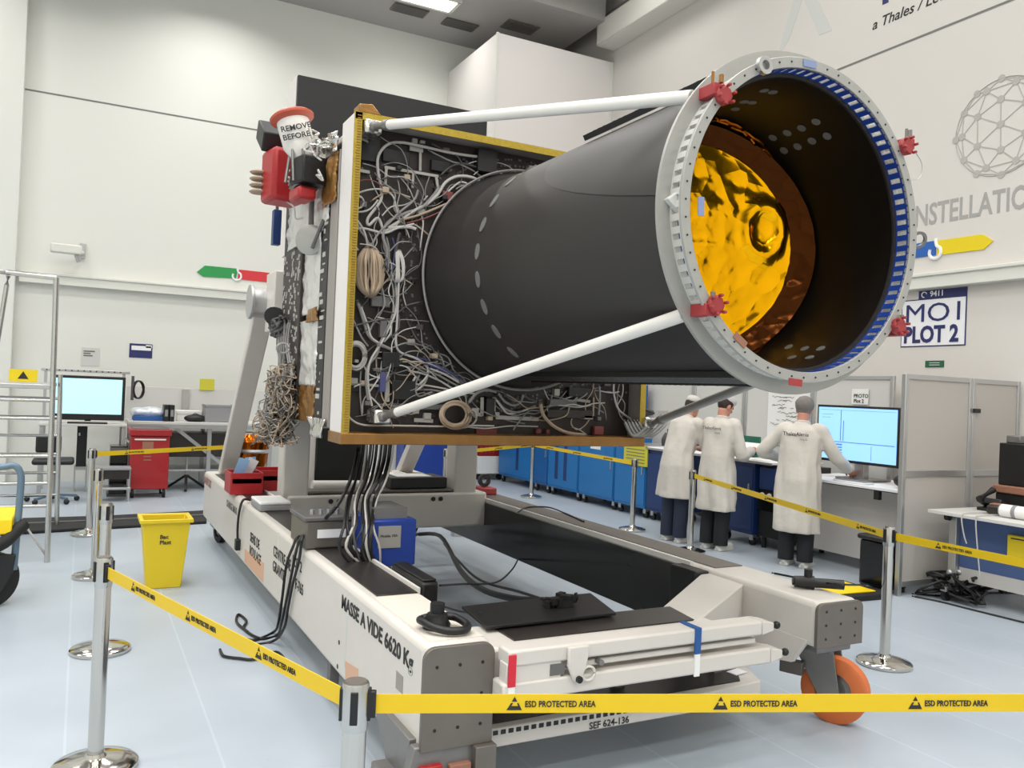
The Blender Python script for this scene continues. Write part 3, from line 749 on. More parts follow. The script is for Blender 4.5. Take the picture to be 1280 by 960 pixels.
MB().prism([p, p + V((.06, -.02, .05)), p + V((.06, -.02, -.06))], (0, .03, 0)).build('index_tab', 'ring_white', ring, .003)
for px, py, mm in ((1012, 80, 'blue_tape'), (876, 258, 'blue_tape'), (925, 425, 'tan'), (994, 478, 'bracket_red')):
    p = P('y', Y0 - .001, px, py); a, n, tg = cyl_frame(p)
    b = MB(); b.prism([p + tg * .035 + n * .014, p - tg * .035 + n * .014, p - tg * .035 - n * .014, p + tg * .035 - n * .014], (0, -.003, 0)); b.build('tape_mark', mm, ring)
p = P('y', Y0 + .03, 1148, 300)
MB().lathe([(.026, -.006), (.038, -.006), (.038, .006), (.026, .006)], p, (.3, 1, .4), 24, True).build('pull_ring', 'steel_grey', ring)
# struts and their red brackets
br = [P('y', Y0 + .02, 898, 122), P('y', Y0 + .02, 888, 382), P('y', Y0 + .02, 1116, 408), P('y', Y0 + .02, 1126, 185)]
st = [V((SX0 + .10, PF - .05, 3.185)), V((SX0 + .23, PF - .05, 1.50)), V((SX1 + .03, PF - .05, 1.50)), V((SX1 - .02, PF - .05, 3.18))]
for k in range(4):
    a, n, tg = cyl_frame(br[k])
    out = br[k] + n * .03 + V((0, .06, 0)); d = (out - st[k]).normalized()
    s_ = MB().cyl(st[k] + d * .12, out - d * .05, .027, n=20).build('support_strut', 'white' if k != 2 else 'ring_grey', sat)
    b = MB(); b.cyl(st[k] + d * .0, st[k] + d * .14, .02, n=14); b.cyl(st[k] + d * .12, st[k] + d * .16, .031, n=16); b.cyl(out - d * .06, out, .02, n=14); b.ball(st[k], .03, nu=12, nv=8)
    b.build('strut_end', 'steel_grey', s_)
    MB().box(st[k].x - .05, st[k].x + .05, PF - .05, PF + .12, st[k].z - .04, st[k].z + .04).build('strut_foot', 'silver_foil', s_, .01)
    b = MB(); c0 = br[k] + V((0, -.03, 0)); f = .66
    b.lathe([(.0, -.02 * f), (.045 * f, -.02 * f), (.058 * f, -.008 * f), (.058 * f, .012), (.04 * f, .03), (0, .03)], c0, (0, 1, 0), 8)
    for u in range(6):
        q = c0 + V((.055 * f * math.cos(u * 1.047 + .3), -.012 * f, .055 * f * math.sin(u * 1.047 + .3))); b.cyl(q, q + V((0, -.02, 0)), .010 * f, n=8)
    b.cbox(c0 + n * .03 + V((0, .05, 0)), (.05, .1, .045), -a if abs(n.z) < .3 else 0)
    bk = b.build('clamp_bracket', 'bracket_red', sat, .003)
    b = MB(); b.cyl(c0 + n * .04 + V((0, .03, .02)), c0 + n * .04 + V((0, .03, .065)), .006, n=8); b.cyl(c0 + n * .02 + V((0, .0, .03)), c0 + n * .02 + V((0, .0, .06)), .009, n=8)
    b.build('clamp_screws', 'kapton' if k == 0 else 'steel_grey', bk)
q = br[3] + V((.06, -.03, -.02))
MB().tube([q, q + V((.04, 0, -.04)), q + V((.03, 0, -.1)), q + V((-.03, 0, -.12))], .002, 5).build('safety_wire', 'alu', sat)
# ------------------------------------------------------------------ wiring on the satellite panel
def Z1(x, y): return 300 + x / 4, 100 + y / 4        # crops the cables were traced in
def Z2(x, y): return 300 + x / 4, 340 + y / 4
def Z3(x, y): return 560 + x / 6.4, 470 + y / 6.4
def W(p, d=.03): return P('y', PB - d, *p)
def inside(p):
    return math.hypot(p.x - TCX, p.z - TCZ) > .70 and SX0 + .05 < p.x < SX1 - .05 and SZ0 + .06 < p.z < SZ1 - .06
def cable(zf, pts, r, m, d=.035, name='cable'):
    ps = []
    for i, p in enumerate(pts):
        q = W(zf(*p), d + RN.uniform(-.008, .014)); ps.append(q)
    return MB().tube(ps, r * .8, 7, k=5).build(name, m, sat)
traced = [
 (Z1, [(715, 750), (690, 690), (645, 725), (640, 690), (700, 610), (708, 550), (690, 460), (692, 380), (735, 325), (800, 312), (900, 330), (1010, 355), (1100, 372), (1200, 385)], .011, 'cable_light'),
 (Z1, [(940, 350), (1040, 400), (1120, 430), (1190, 470), (1240, 520)], .006, 'cable_grey'),
 (Z1, [(560, 600), (600, 562), (690, 545), (760, 575), (782, 640), (800, 700)], .007, 'cable_light'),
 (Z1, [(690, 520), (740, 530), (775, 570), (770, 640), (800, 680)], .007, 'cable_grey'),
 (Z1, [(1000, 530), (965, 580), (905, 640), (830, 665), (740, 712), (715, 780), (735, 850), (730, 930)], .012, 'cable_grey'),
 (Z1, [(1270, 570), (1190, 500), (1100, 480), (1030, 510), (990, 570), (935, 620), (860, 660), (800, 705), (740, 740)], .012, 'cable_light'),
 (Z1, [(1180, 545), (1110, 510), (1060, 540), (1040, 560)], .008, 'cable_light'),
 (Z1, [(1180, 560), (1120, 530), (1080, 545)], .006, 'cable_grey'),
 (Z1, [(545, 650), (600, 660), (650, 645), (690, 600)], .007, 'cable_light'),
 (Z1, [(545, 748), (620, 742), (720, 765), (790, 740), (870, 720)], .009, 'cable_light'),
 (Z1, [(640, 835), (622, 760), (585, 700), (555, 670)], .008, 'cable_light'),
 (Z1, [(650, 835), (630, 790), (600, 750), (575, 690), (555, 640)], .007, 'cable_grey'),
 (Z1, [(650, 840), (690, 770), (740, 720), (800, 660), (870, 600), (890, 550)], .009, 'cable_grey'),
 (Z1, [(800, 700), (880, 680), (960, 650), (1080, 600), (1200, 570), (1270, 545)], .009, 'cable_beige'),
 (Z1, [(820, 720), (930, 690), (1040, 640), (1140, 590), (1250, 565)], .007, 'cable_red'),
 (Z1, [(960, 770), (1030, 710), (1120, 655), (1200, 615)], .009, 'cable_beige'),
 (Z1, [(980, 740), (1060, 680), (1150, 640), (1230, 590)], .006, 'cable_red'),
 (Z1, [(870, 720), (900, 740), (950, 780)], .006, 'cable_beige'),
 (Z1, [(720, 760), (760, 740), (840, 735), (880, 745)], .012, 'cable_light'),
 (Z1, [(730, 780), (745, 850), (740, 960)], .008, 'cable_grey'),
 (Z1, [(760, 780), (775, 850), (760, 960)], .006, 'cable_blue'),
 (Z1, [(800, 760), (790, 800), (780, 860)], .012, 'cable_dark'),
 (Z1, [(560, 870), (545, 830), (565, 820), (590, 850)], .007, 'cable_light'),
 (Z1, [(565, 330), (600, 295), (640, 310)], .009, 'busbar'),
 (Z1, [(1240, 700), (1215, 720), (1190, 740)], .007, 'cable_grey'),
 (Z1, [(700, 500), (770, 480), (830, 500), (900, 560), (920, 640)], .006, 'cable_dark'),
 (Z1, [(1000, 480), (1060, 430), (1130, 420), (1200, 440), (1270, 430)], .008, 'cable_dark'),
 (Z1, [(560, 520), (620, 500), (680, 510), (740, 560)], .005, 'cable_red'),
 (Z2, [(770, 0), (782, 100), (778, 200), (745, 280), (710, 350), (650, 450), (640, 560), (660, 670)], .009, 'cable_light'),
 (Z2, [(755, 10), (768, 120), (760, 220), (725, 300), (700, 350)], .007, 'cable_grey'),
 (Z2, [(795, 20), (790, 150), (785, 260), (780, 350), (800, 400), (880, 432), (935, 470), (935, 520), (900, 560)], .009, 'cable_light'),
 (Z2, [(585, 140), (620, 250), (645, 320), (700, 360), (760, 390)], .012, 'cable_grey'),
 (Z2, [(600, 160), (640, 270), (660, 330), (720, 370)], .008, 'cable_light'),
 (Z2, [(540, 180), (580, 270), (610, 330), (640, 370)], .007, 'cable_grey'),
 (Z2, [(680, 225), (740, 245), (755, 300), (720, 350)], .007, 'cable_light'),
 (Z2, [(700, 360), (680, 420), (640, 470), (630, 540), (640, 640)], .010, 'cable_grey'),
 (Z2, [(820, 475), (900, 480), (980, 510), (1070, 560), (1150, 600)], .008, 'cable_grey'),
 (Z2, [(830, 490), (920, 510), (1000, 545), (1080, 590), (1180, 610)], .008, 'cable_light'),
 (Z2, [(940, 480), (1020, 510), (1110, 560), (1180, 590)], .008, 'cable_light'),
 (Z2, [(870, 440), (960, 470), (1060, 520), (1160, 570)], .007, 'cable_blue'),
 (Z2, [(830, 420), (930, 440), (1030, 490), (1120, 550)], .007, 'cable_blue'),
 (Z2, [(800, 450), (900, 450), (1000, 480), (1090, 540), (1160, 585)], .006, 'cable_light'),
 (Z2, [(880, 520), (860, 560), (850, 600), (900, 580), (930, 540), (940, 500)], .009, 'cable_light'),
 (Z2, [(900, 510), (880, 560), (890, 620), (960, 600)], .007, 'cable_grey'),
 (Z2, [(870, 560), (950, 570), (1050, 590), (1130, 620)], .007, 'cable_light'),
 (Z2, [(860, 590), (960, 590), (1060, 610)], .007, 'cable_grey'),
 (Z2, [(520, 690), (560, 740), (620, 765), (750, 768), (880, 770), (1000, 772), (1140, 768), (1270, 770)], .008, 'cable_light'),
 (Z2, [(650, 620), (690, 660), (720, 700)], .006, 'cable_light'),
 (Z2, [(605, 480), (600, 600), (610, 720)], .006, 'cable_grey'),
 (Z2, [(1140, 660), (1180, 610), (1230, 590), (1280, 600)], .012, 'cable_grey'),
 (Z2, [(1150, 690), (1175, 700), (1180, 740), (1150, 770), (1100, 780)], .008, 'cable_light'),
 (Z3, [(740, 210), (762, 310), (845, 400), (960, 455), (1090, 470)], .015, 'cable_beige'),
 (Z3, [(390, 190), (450, 260), (540, 290), (620, 270), (700, 240)], .010, 'cable_grey'),
 (Z3, [(400, 130), (450, 200), (520, 235), (580, 210), (600, 150)], .010, 'cable_grey'),
 (Z3, [(380, 180), (430, 250), (480, 300), (560, 290), (640, 265)], .008, 'cable_light'),
 (Z3, [(420, 100), (480, 170), (545, 205), (560, 160)], .009, 'cable_dark'),
 (Z3, [(470, 90), (560, 75), (660, 80), (740, 100)], .007, 'cable_grey'),
 (Z3, [(610, 130), (640, 180), (700, 200)], .007, 'cable_dark'),
 (Z3, [(1000, 320), (985, 380), (1030, 430), (1090, 400), (1130, 350)], .005, 'cable_beige'),
 (Z3, [(990, 410), (1050, 430), (1110, 470)], .005, 'cable_light'),
 (Z3, [(800, 285), (800, 240), (900, 235), (1040, 250), (1140, 235)], .006, 'cable_light'),
 (Z3, [(1160, 80), (1165, 180), (1160, 320)], .008, 'cable_beige'),
 (Z3, [(1210, 70), (1215, 180), (1205, 310)], .009, 'cable_grey'),
 (Z3, [(100, 400), (300, 420), (500, 400), (720, 405)], .006, 'cable_light'),
 (Z3, [(1330, 30), (1325, 130), (1360, 260), (1440, 330), (1480, 350)], .009, 'cable_light'),
]
for zf, pts, r, m in traced: cable(zf, pts, r, m)
# coils and bundles
def coil(zf, c, rx, ry, turns, r, m, name='cable_coil'):
    b = MB()
    for k in range(turns):
        f = RN.uniform(.78, 1.06); ox, oy = RN.uniform(-.06, .06) * rx, RN.uniform(-.06, .06) * ry; ph = RN.uniform(0, 6)
        ps = []
        for i in range(14):
            a = 6.2832 * i / 14
            ps.append(W(zf(c[0] + ox + rx * f * math.cos(a), c[1] + oy + ry * f * math.sin(a)), .05 + .012 * math.sin(a * 2 + ph) + .004 * k))
        b.tube(ps, r, 6, closed=True, k=3)
    return b.build(name, m, sat)
coil(Z2, (580, 420), 50, 68, 6, .006, 'cable_light')
coil(Z2, (1075, 712), 74, 66, 9, .0065, 'cable_beige')
coil(Z1, (590, 610), 34, 36, 3, .005, 'cable_light')
coil(Z2, (215, 380), 30, 24, 2, .006, 'cable_grey')
b = MB()
for k in range(34):                                     # big hanging bundle of spare harness
    a = RN.uniform(-1, 1); w_ = 62 * a; top = (650 + w_ * .35, 835); dd = RN.uniform(.02, .10) * math.sqrt(max(.05, 1 - a * a)) + .02
    pts = [top, (650 + w_ * .95, 890), (650 + w_ * 1.1 + RN.uniform(-6, 6), 960), (650 + w_ + RN.uniform(-6, 6), 1020), (650 + w_ * .6, 1060), (655 + w_ * .1, 1085)]
    b.tube([W(Z1(*p), dd if 0 < i < 5 else .03) for i, p in enumerate(pts)], .0075, 6, k=4)
b.build('harness_bundle', 'cable_beige', sat)
b = MB()
for k in range(12):
    x = 800 + RN.uniform(-22, 28)
    b.tube([W(Z1(790 + RN.uniform(-8, 8), 850), .03), W(Z1(x, 900), .05), W(Z1(x + RN.uniform(-8, 8), 990), .06), W(Z1(790 + RN.uniform(-20, 10), 1010), .04)], .006, 6)
b.build('harness_bundle', 'cable_light', sat)
# white conductor strips
strips = [(Z1, (722, 436), (992, 482), 13), (Z1, (732, 430), (726, 525), 12), (Z1, (866, 462), (862, 540), 11), (Z1, (980, 480), (990, 545), 12), (Z1, (902, 330), (900, 455), 12), (Z1, (848, 340), (915, 352), 22),
          (Z1, (562, 446), (648, 462), 14), (Z3, (272, 170), (270, 320), 22), (Z3, (368, 170), (365, 320), 22), (Z3, (190, 303), (272, 310), 24), (Z3, (365, 300), (410, 305), 24), (Z3, (380, 330), (722, 345), 26), (Z3, (1020, 190), (1135, 205), 20),
          (Z2, (520, 556), (735, 572), 12), (Z2, (735, 480), (735, 650), 22), (Z2, (870, 740), (965, 745), 18), (Z1, (695, 470), (690, 500), 14)]
for zf, a, c, w_ in strips:
    p, q = W(zf(*a), .02), W(zf(*c), .02); sc_ = (W(zf(0, 0)) - W(zf(0, 10))).length / 10
    MB().bar(p, q, w_ * sc_ * 1.25, .012, (0, 1, 0)).build('conductor_strip', 'busbar', sat, .002)
# equipment boxes on the panel
boxes = [(Z1, (560, 240), (690, 420), .03, 'equip_black'), (Z1, (710, 340), (840, 430), .025, 'equip_black'), (Z1, (950, 400), (1040, 470), .03, 'equip_black'), (Z1, (1170, 350), (1260, 480), .07, 'equip_black'), (Z1, (1000, 560), (1050, 610), .05, 'cable_red'),
         (Z1, (640, 250), (700, 275), .03, 'equip_grey'), (Z1, (1010, 340), (1040, 370), .03, 'equip_grey'), (Z1, (855, 295), (880, 325), .03, 'busbar'), (Z1, (895, 305), (918, 325), .03, 'busbar'),
         (Z2, (650, 120), (740, 180), .04, 'equip_grey'), (Z2, (690, 240), (720, 330), .05, 'equip_grey'), (Z2, (530, 490), (600, 600), .02, 'equip_black'), (Z2, (700, 400), (780, 480), .06, 'equip_black'), (Z2, (750, 540), (860, 640), .05, 'equip_black'), (Z2, (660, 480), (740, 500), .03, 'equip_grey'), (Z2, (690, 500), (715, 600), .05, 'cable_blue'), (Z2, (750, 655), (1020, 690), .03, 'equip_grey'),
         (Z3, (290, 175), (350, 320), .04, 'equip_black'), (Z3, (770, 265), (1130, 340), .05, 'panel_brown'), (Z3, (790, 180), (1000, 240), .05, 'equip_grey'), (Z3, (1060, 310), (1130, 345), .05, 'busbar'), (Z3, (830, 100), (870, 160), .04, 'busbar'), (Z3, (690, 420), (730, 460), .03, 'cable_red'), (Z3, (770, 425), (800, 460), .03, 'cable_red'), (Z3, (940, 90), (1140, 170), .05, 'equip_black'), (Z3, (220, 420), (380, 465), .02, 'cable_red'), (Z3, (1150, 400), (1220, 470), .04, 'cable_red')]
for zf, a, c, d, m in boxes:
    p, q = W(zf(*a), 0), W(zf(*c), 0)
    MB().box(p.x, q.x, PB - d, PB, min(p.z, q.z), max(p.z, q.z)).build('equipment_box', m, sat, .004)
# connectors: small plugs scattered over the panel
nc = 0
while nc < 55:
    p = V((RN.uniform(SX0 + .08, SX1 - .1), PB, RN.uniform(SZ0 + .1, SZ1 - .1)))
    if not inside(p): continue
    nc += 1
    d = RN.uniform(.02, .06); s = RN.uniform(.012, .026)
    MB().box(p.x - s, p.x + s, PB - d, PB, p.z - s * .8, p.z + s * .8).build('connector', RN.choice(['equip_grey', 'cable_dark', 'cable_beige', 'equip_black', 'busbar', 'cable_dark']), sat, .003)
# loose thin wires
nw = 0
while nw < 90:
    p = V((RN.uniform(SX0 + .1, SX1 - .15), PB - .03, RN.uniform(SZ0 + .12, SZ1 - .15))); ps = [p]; a = RN.uniform(0, 6.28); ok = inside(p)
    for k in range(RN.randint(3, 6)):
        a += RN.uniform(-.8, .8); p = p + V((math.cos(a), 0, math.sin(a))) * .09; p.y = PB - RN.uniform(.015, .06); ps.append(p.copy()); ok = ok and inside(p)
    if not ok: continue
    nw += 1
    MB().tube(ps, RN.uniform(.0025, .0048), 6, k=4).build('wire', RN.choice(['cable_light', 'cable_grey', 'cable_dark', 'cable_beige', 'cable_grey']), sat)
# small fasteners: too many to count
b = MB(); n_ = 0
while n_ < 520:
    a = RN.uniform(0, 6.28); rr_ = RN.choice([.76, .80, .84, RN.uniform(.75, 1.4)])
    p = V((TCX + rr_ * math.cos(a), PB, TCZ + rr_ * math.sin(a)))
    if not inside(p): continue
    n_ += 1; b.cyl((p.x, PB - .006, p.z), (p.x, PB, p.z), .008, n=6)
o = b.build('fasteners', 'equip_grey', sat); o['kind'] = 'stuff'
def sstep_(a, b_, x):
    t = max(0, min(1, (x - a) / (b_ - a))); return t * t * (3 - 2 * t)
# ------------------------------------------------------------------ left face of the satellite
def S(px, py, x=None): return P('x', SX0 + .04 if x is None else x, px, py)
XS = SX0 + .04
def yz(p): return p.y, p.z
# y positions along the side: 4.98 frame, lattice, foil, dotted column, rear edge
MB().box(XS - .045, XS, 5.0, 5.16, SZ0 + .05, SZ1 - .15).build('side_channel', 'inner_grey', sat, .004)
lt = MB().box(XS - .05, XS, 5.16, 5.34, SZ0 + .08, 2.72).build('lattice_strip', 'panel_dark', sat, .004)
b = MB()
for k in range(26):
    z = SZ0 + .12 + k * .05
    if RN.random() < .8: b.box(XS - .055, XS - .05, 5.18 + RN.uniform(0, .08), 5.22 + RN.uniform(0, .1), z, z + RN.uniform(.008, .03))
b.build('tape_flecks', 'cable_light', lt)
dk = MB().box(XS - .07, XS, 5.78, 6.35, SZ0 + .06, 2.62).build('dotted_column', 'panel_brown', sat, .004)
b = MB()
for k in range(170):
    y, z = RN.uniform(5.8, 6.33), RN.uniform(SZ0 + .1, 2.6); b.box(XS - .076, XS - .07, y, y + RN.uniform(.012, .03), z, z + RN.uniform(.012, .04))
b.build('dots', 'cable_light', dk)['kind'] = 'stuff'
def foil_sheet(y0, y1, z0, z1, m, amp, name, x=XS - .04, nx=14, nz=40, sd=0):
    vs, fs = [], []
    for i in range(nz + 1):
        for j in range(nx + 1):
            y = y0 + (y1 - y0) * j / nx; z = z0 + (z1 - z0) * i / nz
            q = noise.voronoi(V((y * 9 + sd, z * 7, sd)))[0]
            e = RN.uniform(-.006, .006) if 0 < j < nx else RN.uniform(-.015, .015)
            vs.append((x - amp * (q[1] - q[0]), y + (e if j in (0, nx) else 0), z))
    for i in range(nz):
        for j in range(nx): fs.append((i * (nx + 1) + j, i * (nx + 1) + j + 1, (i + 1) * (nx + 1) + j + 1, (i + 1) * (nx + 1) + j))
    o = MB().add(vs, fs).build(name, m, sat, ang=25, recalc=False)
    s_ = o.modifiers.new('solid', 'SOLIDIFY'); s_.thickness = .01; s_.offset = 0
    return o
foil_sheet(5.33, 5.80, SZ0 + .3, 2.10, 'mli_white', .03, 'insulation_blanket', sd=1)
foil_sheet(5.33, 5.80, 2.14, 2.75, 'mli_white', .03, 'insulation_blanket', sd=4)
foil_sheet(5.20, 6.35, 2.66, 3.05, 'mli_white', .035, 'insulation_blanket', sd=7)
foil_sheet(5.35, 5.8, SZ0 + .06, SZ0 + .3, 'kapton', .03, 'insulation_blanket', sd=9)
foil_sheet(5.3, 5.55, 2.08, 2.17, 'kapton', .03, 'insulation_blanket', x=XS - .06, nz=8, sd=3)
foil_sheet(5.02, 5.32, 2.80, 3.2, 'kapton', .05, 'insulation_blanket', x=XS - .05, sd=12)
foil_sheet(5.0, 5.6, 3.10, 3.22, 'silver_foil', .06, 'insulation_blanket', x=XS - .06, nz=10, sd=15)
foil_sheet(5.03, 5.35, SZ0 - .02, SZ0 + .1, 'silver_foil', .05, 'insulation_blanket', x=XS - .06, nz=8, sd=21)
MB().box(XS - .03, XS + .5, 4.98, 6.5, SZ1 - .1, SZ1 - .06).build('upper_shelf', 'box_white', sat, .004)
# rod with a round grey disc
a, c = S(373, 238, XS - .09), S(388, 300, XS - .09)
b = MB(); b.lathe([(0, -.02), (.09, -.02), (.1, -.01), (.1, .015), (.085, .025), (0, .025)], c, (-.65, -.75, 0), 28)
dsc = b.build('round_cover', 'ring_grey', sat)
MB().cyl((c.x, c.y, c.z + .09), (c.x, c.y + .02, c.z + .5), .018, n=12).build('rod', 'equip_grey', dsc)
MB().cyl((c.x, c.y - .06, c.z - .06), (c.x + .03, c.y - .2, c.z + .1), .012, n=10).build('side_rod', 'equip_grey', dsc)
# blue strip
a, c = S(361, 265), S(369, 302)
MB().box(XS - .12, XS - .06, a.y - .04, a.y + .04, c.z, a.z).build('blue_stay', 'blue_dark', sat, .004)
MB().cyl((XS - .09, a.y, a.z), (XS - .09, a.y, a.z + .5), .012, n=8).build('stay_cable', 'cable_dark', sat)
# white canister with a red cap on the upper corner
XC = 1.2
ctop, cbot = P('x', XC, 368, 140), P('x', XC, 378, 200)
ctop = EYE + (P('x', XC, 365, 148) - EYE) * .945
ax = (ctop - cbot).normalized(); Lc = (ctop - cbot).length
cn = MB().lathe([(0, 0), (.06, 0), (.07, .03), (.10, .09), (.105, Lc * .98), (0, Lc * .98)], cbot, ax, 32).build('canister', 'white', sat)
MB().lathe([(.106, Lc * .90), (.14, Lc * .97), (.142, Lc + .005), (.125, Lc + .02), (0, Lc + .022)], cbot, ax, 32).build('red_cap', 'cap_red', cn)
nd = (EYE - cbot); nd = (nd - ax * nd.dot(ax)).normalized(); xd = ax.cross(nd)
for s_, tt in ((.56, 'REMOVE'), (.36, 'BEFORE')):
    text('lettering', tt, cbot + ax * Lc * s_ + nd * .108 - xd * .085, xd, ax, .05, 'ink', cn, off=.002, bold=.001)
b = MB()
for k in range(7):
    a = 6.2832 * k / 7; b.cyl(cbot + V((.08 * math.cos(a), .08 * math.sin(a), .05)), cbot + V((.1 * math.cos(a + .4), .1 * math.sin(a + .4), -.16)), .01, n=8)
b.lathe([(0, -.18), (.1, -.18), (.1, -.14), (.05, -.12), (.05, .02), (0, .02)], cbot, ax, 20)
b.build('canister_mount', 'steel_grey', cn)
p = P('x', 1.22, 385, 215); MB().cbox(p, (.16, .2, .17), .2).build('equipment_block', 'equip_black', sat, .012)
p = P('x', 1.22, 380, 232); MB().cbox(p, (.12, .16, .08), .2).build('equipment_block', 'equip_grey', sat, .008)
p = P('x', 1.13, 343, 172); mx = Matrix.Rotation(.55, 3, 'X'); MB().cbox(p, (.2, .28, .14), mx=mx).build('black_horn', 'black', sat, .01)
p = P('x', 1.16, 351, 222)
rx_ = MB().cbox(p + V((.02, 0, 0)), (.24, .26, .36), .15).build('red_cover', 'red', sat, .03)
p2 = P('x', 1.2, 378, 244); MB().cbox(p2, (.12, .2, .08), .1).build('red_cover', 'red', sat, .02)
b = MB()
for k in range(4): b.lathe([(.05, -.01), (.062, 0), (.05, .01)], p + V((-.13, .1, -.1 + .045 * k)), (0, 0, 1), 16)
b.build('grip_coil', 'cable_beige', rx_)
b = MB()
for k in range(16):
    q = P('x', 1.2, RN.uniform(362, 402), RN.uniform(185, 238)); ps = [q]
    for i in range(4): q = q + V((RN.uniform(-.05, .05), RN.uniform(-.1, .1), RN.uniform(-.09, .07))); ps.append(q)
    b.tube(ps, .006, 5, k=4)
b.build('pigtail_wires', 'cable_light', sat)['kind'] = 'stuff'
b = MB()
for k in range(22):
    q = P('x', 1.28, RN.uniform(372, 404), RN.uniform(168, 182)); ps = [q]
    for i in range(4): q = q + V((RN.uniform(-.05, .05), RN.uniform(-.1, .08), RN.uniform(-.04, .03))); ps.append(q)
    b.tube(ps, .008, 5, k=4)
b.build('foil_wrapping', 'silver_foil', sat)
# clamp with wound rope at the left side and the tangle of harness below it
p = P('x', 1.3, 350, 408)
b = MB()
for k in range(26):
    a0 = RN.uniform(0, 6.28); ps = []
    for i in range(7): ps.append(p + V((RN.uniform(-.05, .05), RN.uniform(-.2, .2), RN.uniform(-.07, .07))))
    b.tube(ps, .011, 5, k=4)
b.build('wound_harness', 'cable_dark', sat)
for nm, mm, cnt in (('hanging_harness', 'cable_beige', 46), ('hanging_harness', 'cable_grey', 30), ('hanging_harness', 'cable_dark', 26)):
    b = MB()
    for k in range(cnt):
        q = P('x', 1.28, RN.uniform(349, 365), RN.uniform(452, 475)); ps = [q]
        for i in range(8):
            lo = 346 - 18 * sstep_(495, 530, 470 + i * 11); q = P('x', 1.28, RN.uniform(lo, 365), 470 + i * 11 + RN.uniform(-12, 12)); q.x += RN.uniform(-.1, .06); ps.append(q)
        b.tube(ps, .0045, 5, k=4)
    b.build(nm, mm, sat)
b = MB()
for k in range(8):
    x0 = RN.uniform(350, 364); b.tube([P('x', 1.3, x0, 400), P('x', 1.28, x0 - 3 + RN.uniform(-4, 4), 430), P('x', 1.28, x0 + RN.uniform(-4, 4), 470)], .007, 5)
b.build('drop_wires', 'cable_grey', sat)
b = MB()
for k in range(10):
    q = V((SX1 + RN.uniform(.02, .1), 4.75 + RN.uniform(-.05, .1), 1.5 + RN.uniform(-.03, .03))); ps = [q]
    for i in range(4): q = q + V((RN.uniform(-.05, .06), RN.uniform(-.06, .06), RN.uniform(-.05, .03))); ps.append(q)
    b.tube(ps, .013, 6, k=4)
b.build('wound_harness', 'cable_dark', sat)
b = MB()
for k in range(5): b.tube([P('y', PF, 780 + k * 4, 525), P('y', PF - .04, 792 + k * 5, 545), P('y', PF - .03, 812 + k * 5, 530), P('y', PF + .1, 822 + k * 3, 515)], .012, 6)
b.build('side_harness', 'cable_grey', sat)
# cables leaving the underside of the satellite
for k in range(16):
    x = 452 + k * 2.7 + RN.uniform(-1, 1); e = 436 + k * 2.2 + RN.uniform(-4, 4)
    yb = 5.2 - .02 * k
    ps = [P('y', yb, x, 546), P('y', yb, x - 3, 575), P('y', yb - .15, (x + e) / 2, 602), P('y', 4.75, e, 625), P('y', 4.5, e + RN.uniform(-6, 3), 655), P('y', 4.45, e - 6 + RN.uniform(-10, 10), 684), P('y', 4.47, e + RN.uniform(-6, 16), 705)]
    MB().tube(ps, RN.uniform(.005, .009), 7).build('umbilical_cable', ['cable_black', 'cable_black', 'cable_black', 'cable_light', 'cable_black', 'cable_dark'][k % 6], sat)
MB().tube([P('y', 5.0, 448, 560), P('y', 4.8, 438, 600), P('y', 4.7, 415, 640), P('x', 1.4, 385, 662), P('x', 1.4, 362, 676)], .011, 7).build('umbilical_cable', 'cable_black', sat)
# ------------------------------------------------------------------ things lying on and in the trolley
def fl(px, py, z=0): return P('z', z, px, py)
p = P('z', ZT, 300, 618)
for i, (px, py, mm, lb_) in enumerate(((304, 616, 'red', 'red open box holding blue papers on the trolley beam'), (333, 612, 'red', 'red open box nearest the upright on the trolley beam'))):
    p = P('z', ZT, px, py); w_ = .13 if i == 0 else .15
    t = thing('storage_box', lb_, 'box', (p.x, p.y, ZT), 'red boxes on the trolley beam')
    b = MB(); h = .19
    for s in (-1, 1):
        b.box(p.x + s * w_ - .006, p.x + s * w_ + .006, p.y - .16, p.y + .16, ZT + .006, ZT + h)
        b.box(p.x - w_, p.x + w_, p.y + s * .16 - .006, p.y + s * .16 + .006, ZT + .006, ZT + h)
    b.box(p.x - w_, p.x + w_, p.y - .16, p.y + .16, ZT + .006, ZT + .016)
    b.build('shell', mm, t, .003)
    MB().box(p.x - w_ + .01, p.x + w_ - .01, p.y - .166, p.y - .16, ZT + .1, ZT + .14).build('handle_lip', 'red', t)
    if i == 0:
        for k, (dx, m2, a) in enumerate(((-.05, 'paper_blue', .3), (.02, 'paper', .45), (.07, 'paper_blue', -.1))):
            o = MB(); mx = Matrix.Rotation(a, 3, 'Y') @ Matrix.Rotation(.2, 3, 'X'); o.cbox((p.x + dx, p.y - .03 + .05 * k, ZT + .17), (.09, .004, .28), mx=mx)
            tag(o.build('paper_folder', m2), ['blue paper folder leaning out of the red box nearest its outer edge', 'white paper sheet standing in the red box', 'blue paper folder upright at the inner side of the red box'][k], 'paper', 'papers in the red box')
p = P('z', ZT, 335, 634)
t = thing('flat_case', 'flat white case in front of the red boxes on the trolley beam', 'case', (p.x, p.y, ZT))
MB().box(p.x - .11, p.x + .12, p.y - .25, p.y + .12, ZT + .006, ZT + .05).build('lower_half', 'crate_grey', t, .008)
MB().box(p.x - .11, p.x + .12, p.y - .25, p.y + .12, ZT + .052, ZT + .075).build('lid', 'paper', t, .008)
p = P('z', .7, 405, 683)
t = thing('junction_box', 'grey junction box with a white label on the left trolley beam', 'box', (p.x, p.y, ZT))
MB().box(p.x - .14, p.x + .15, p.y - .1, p.y + .28, ZT + .006, ZT + .17).build('body', 'plate_grey', t, .012)
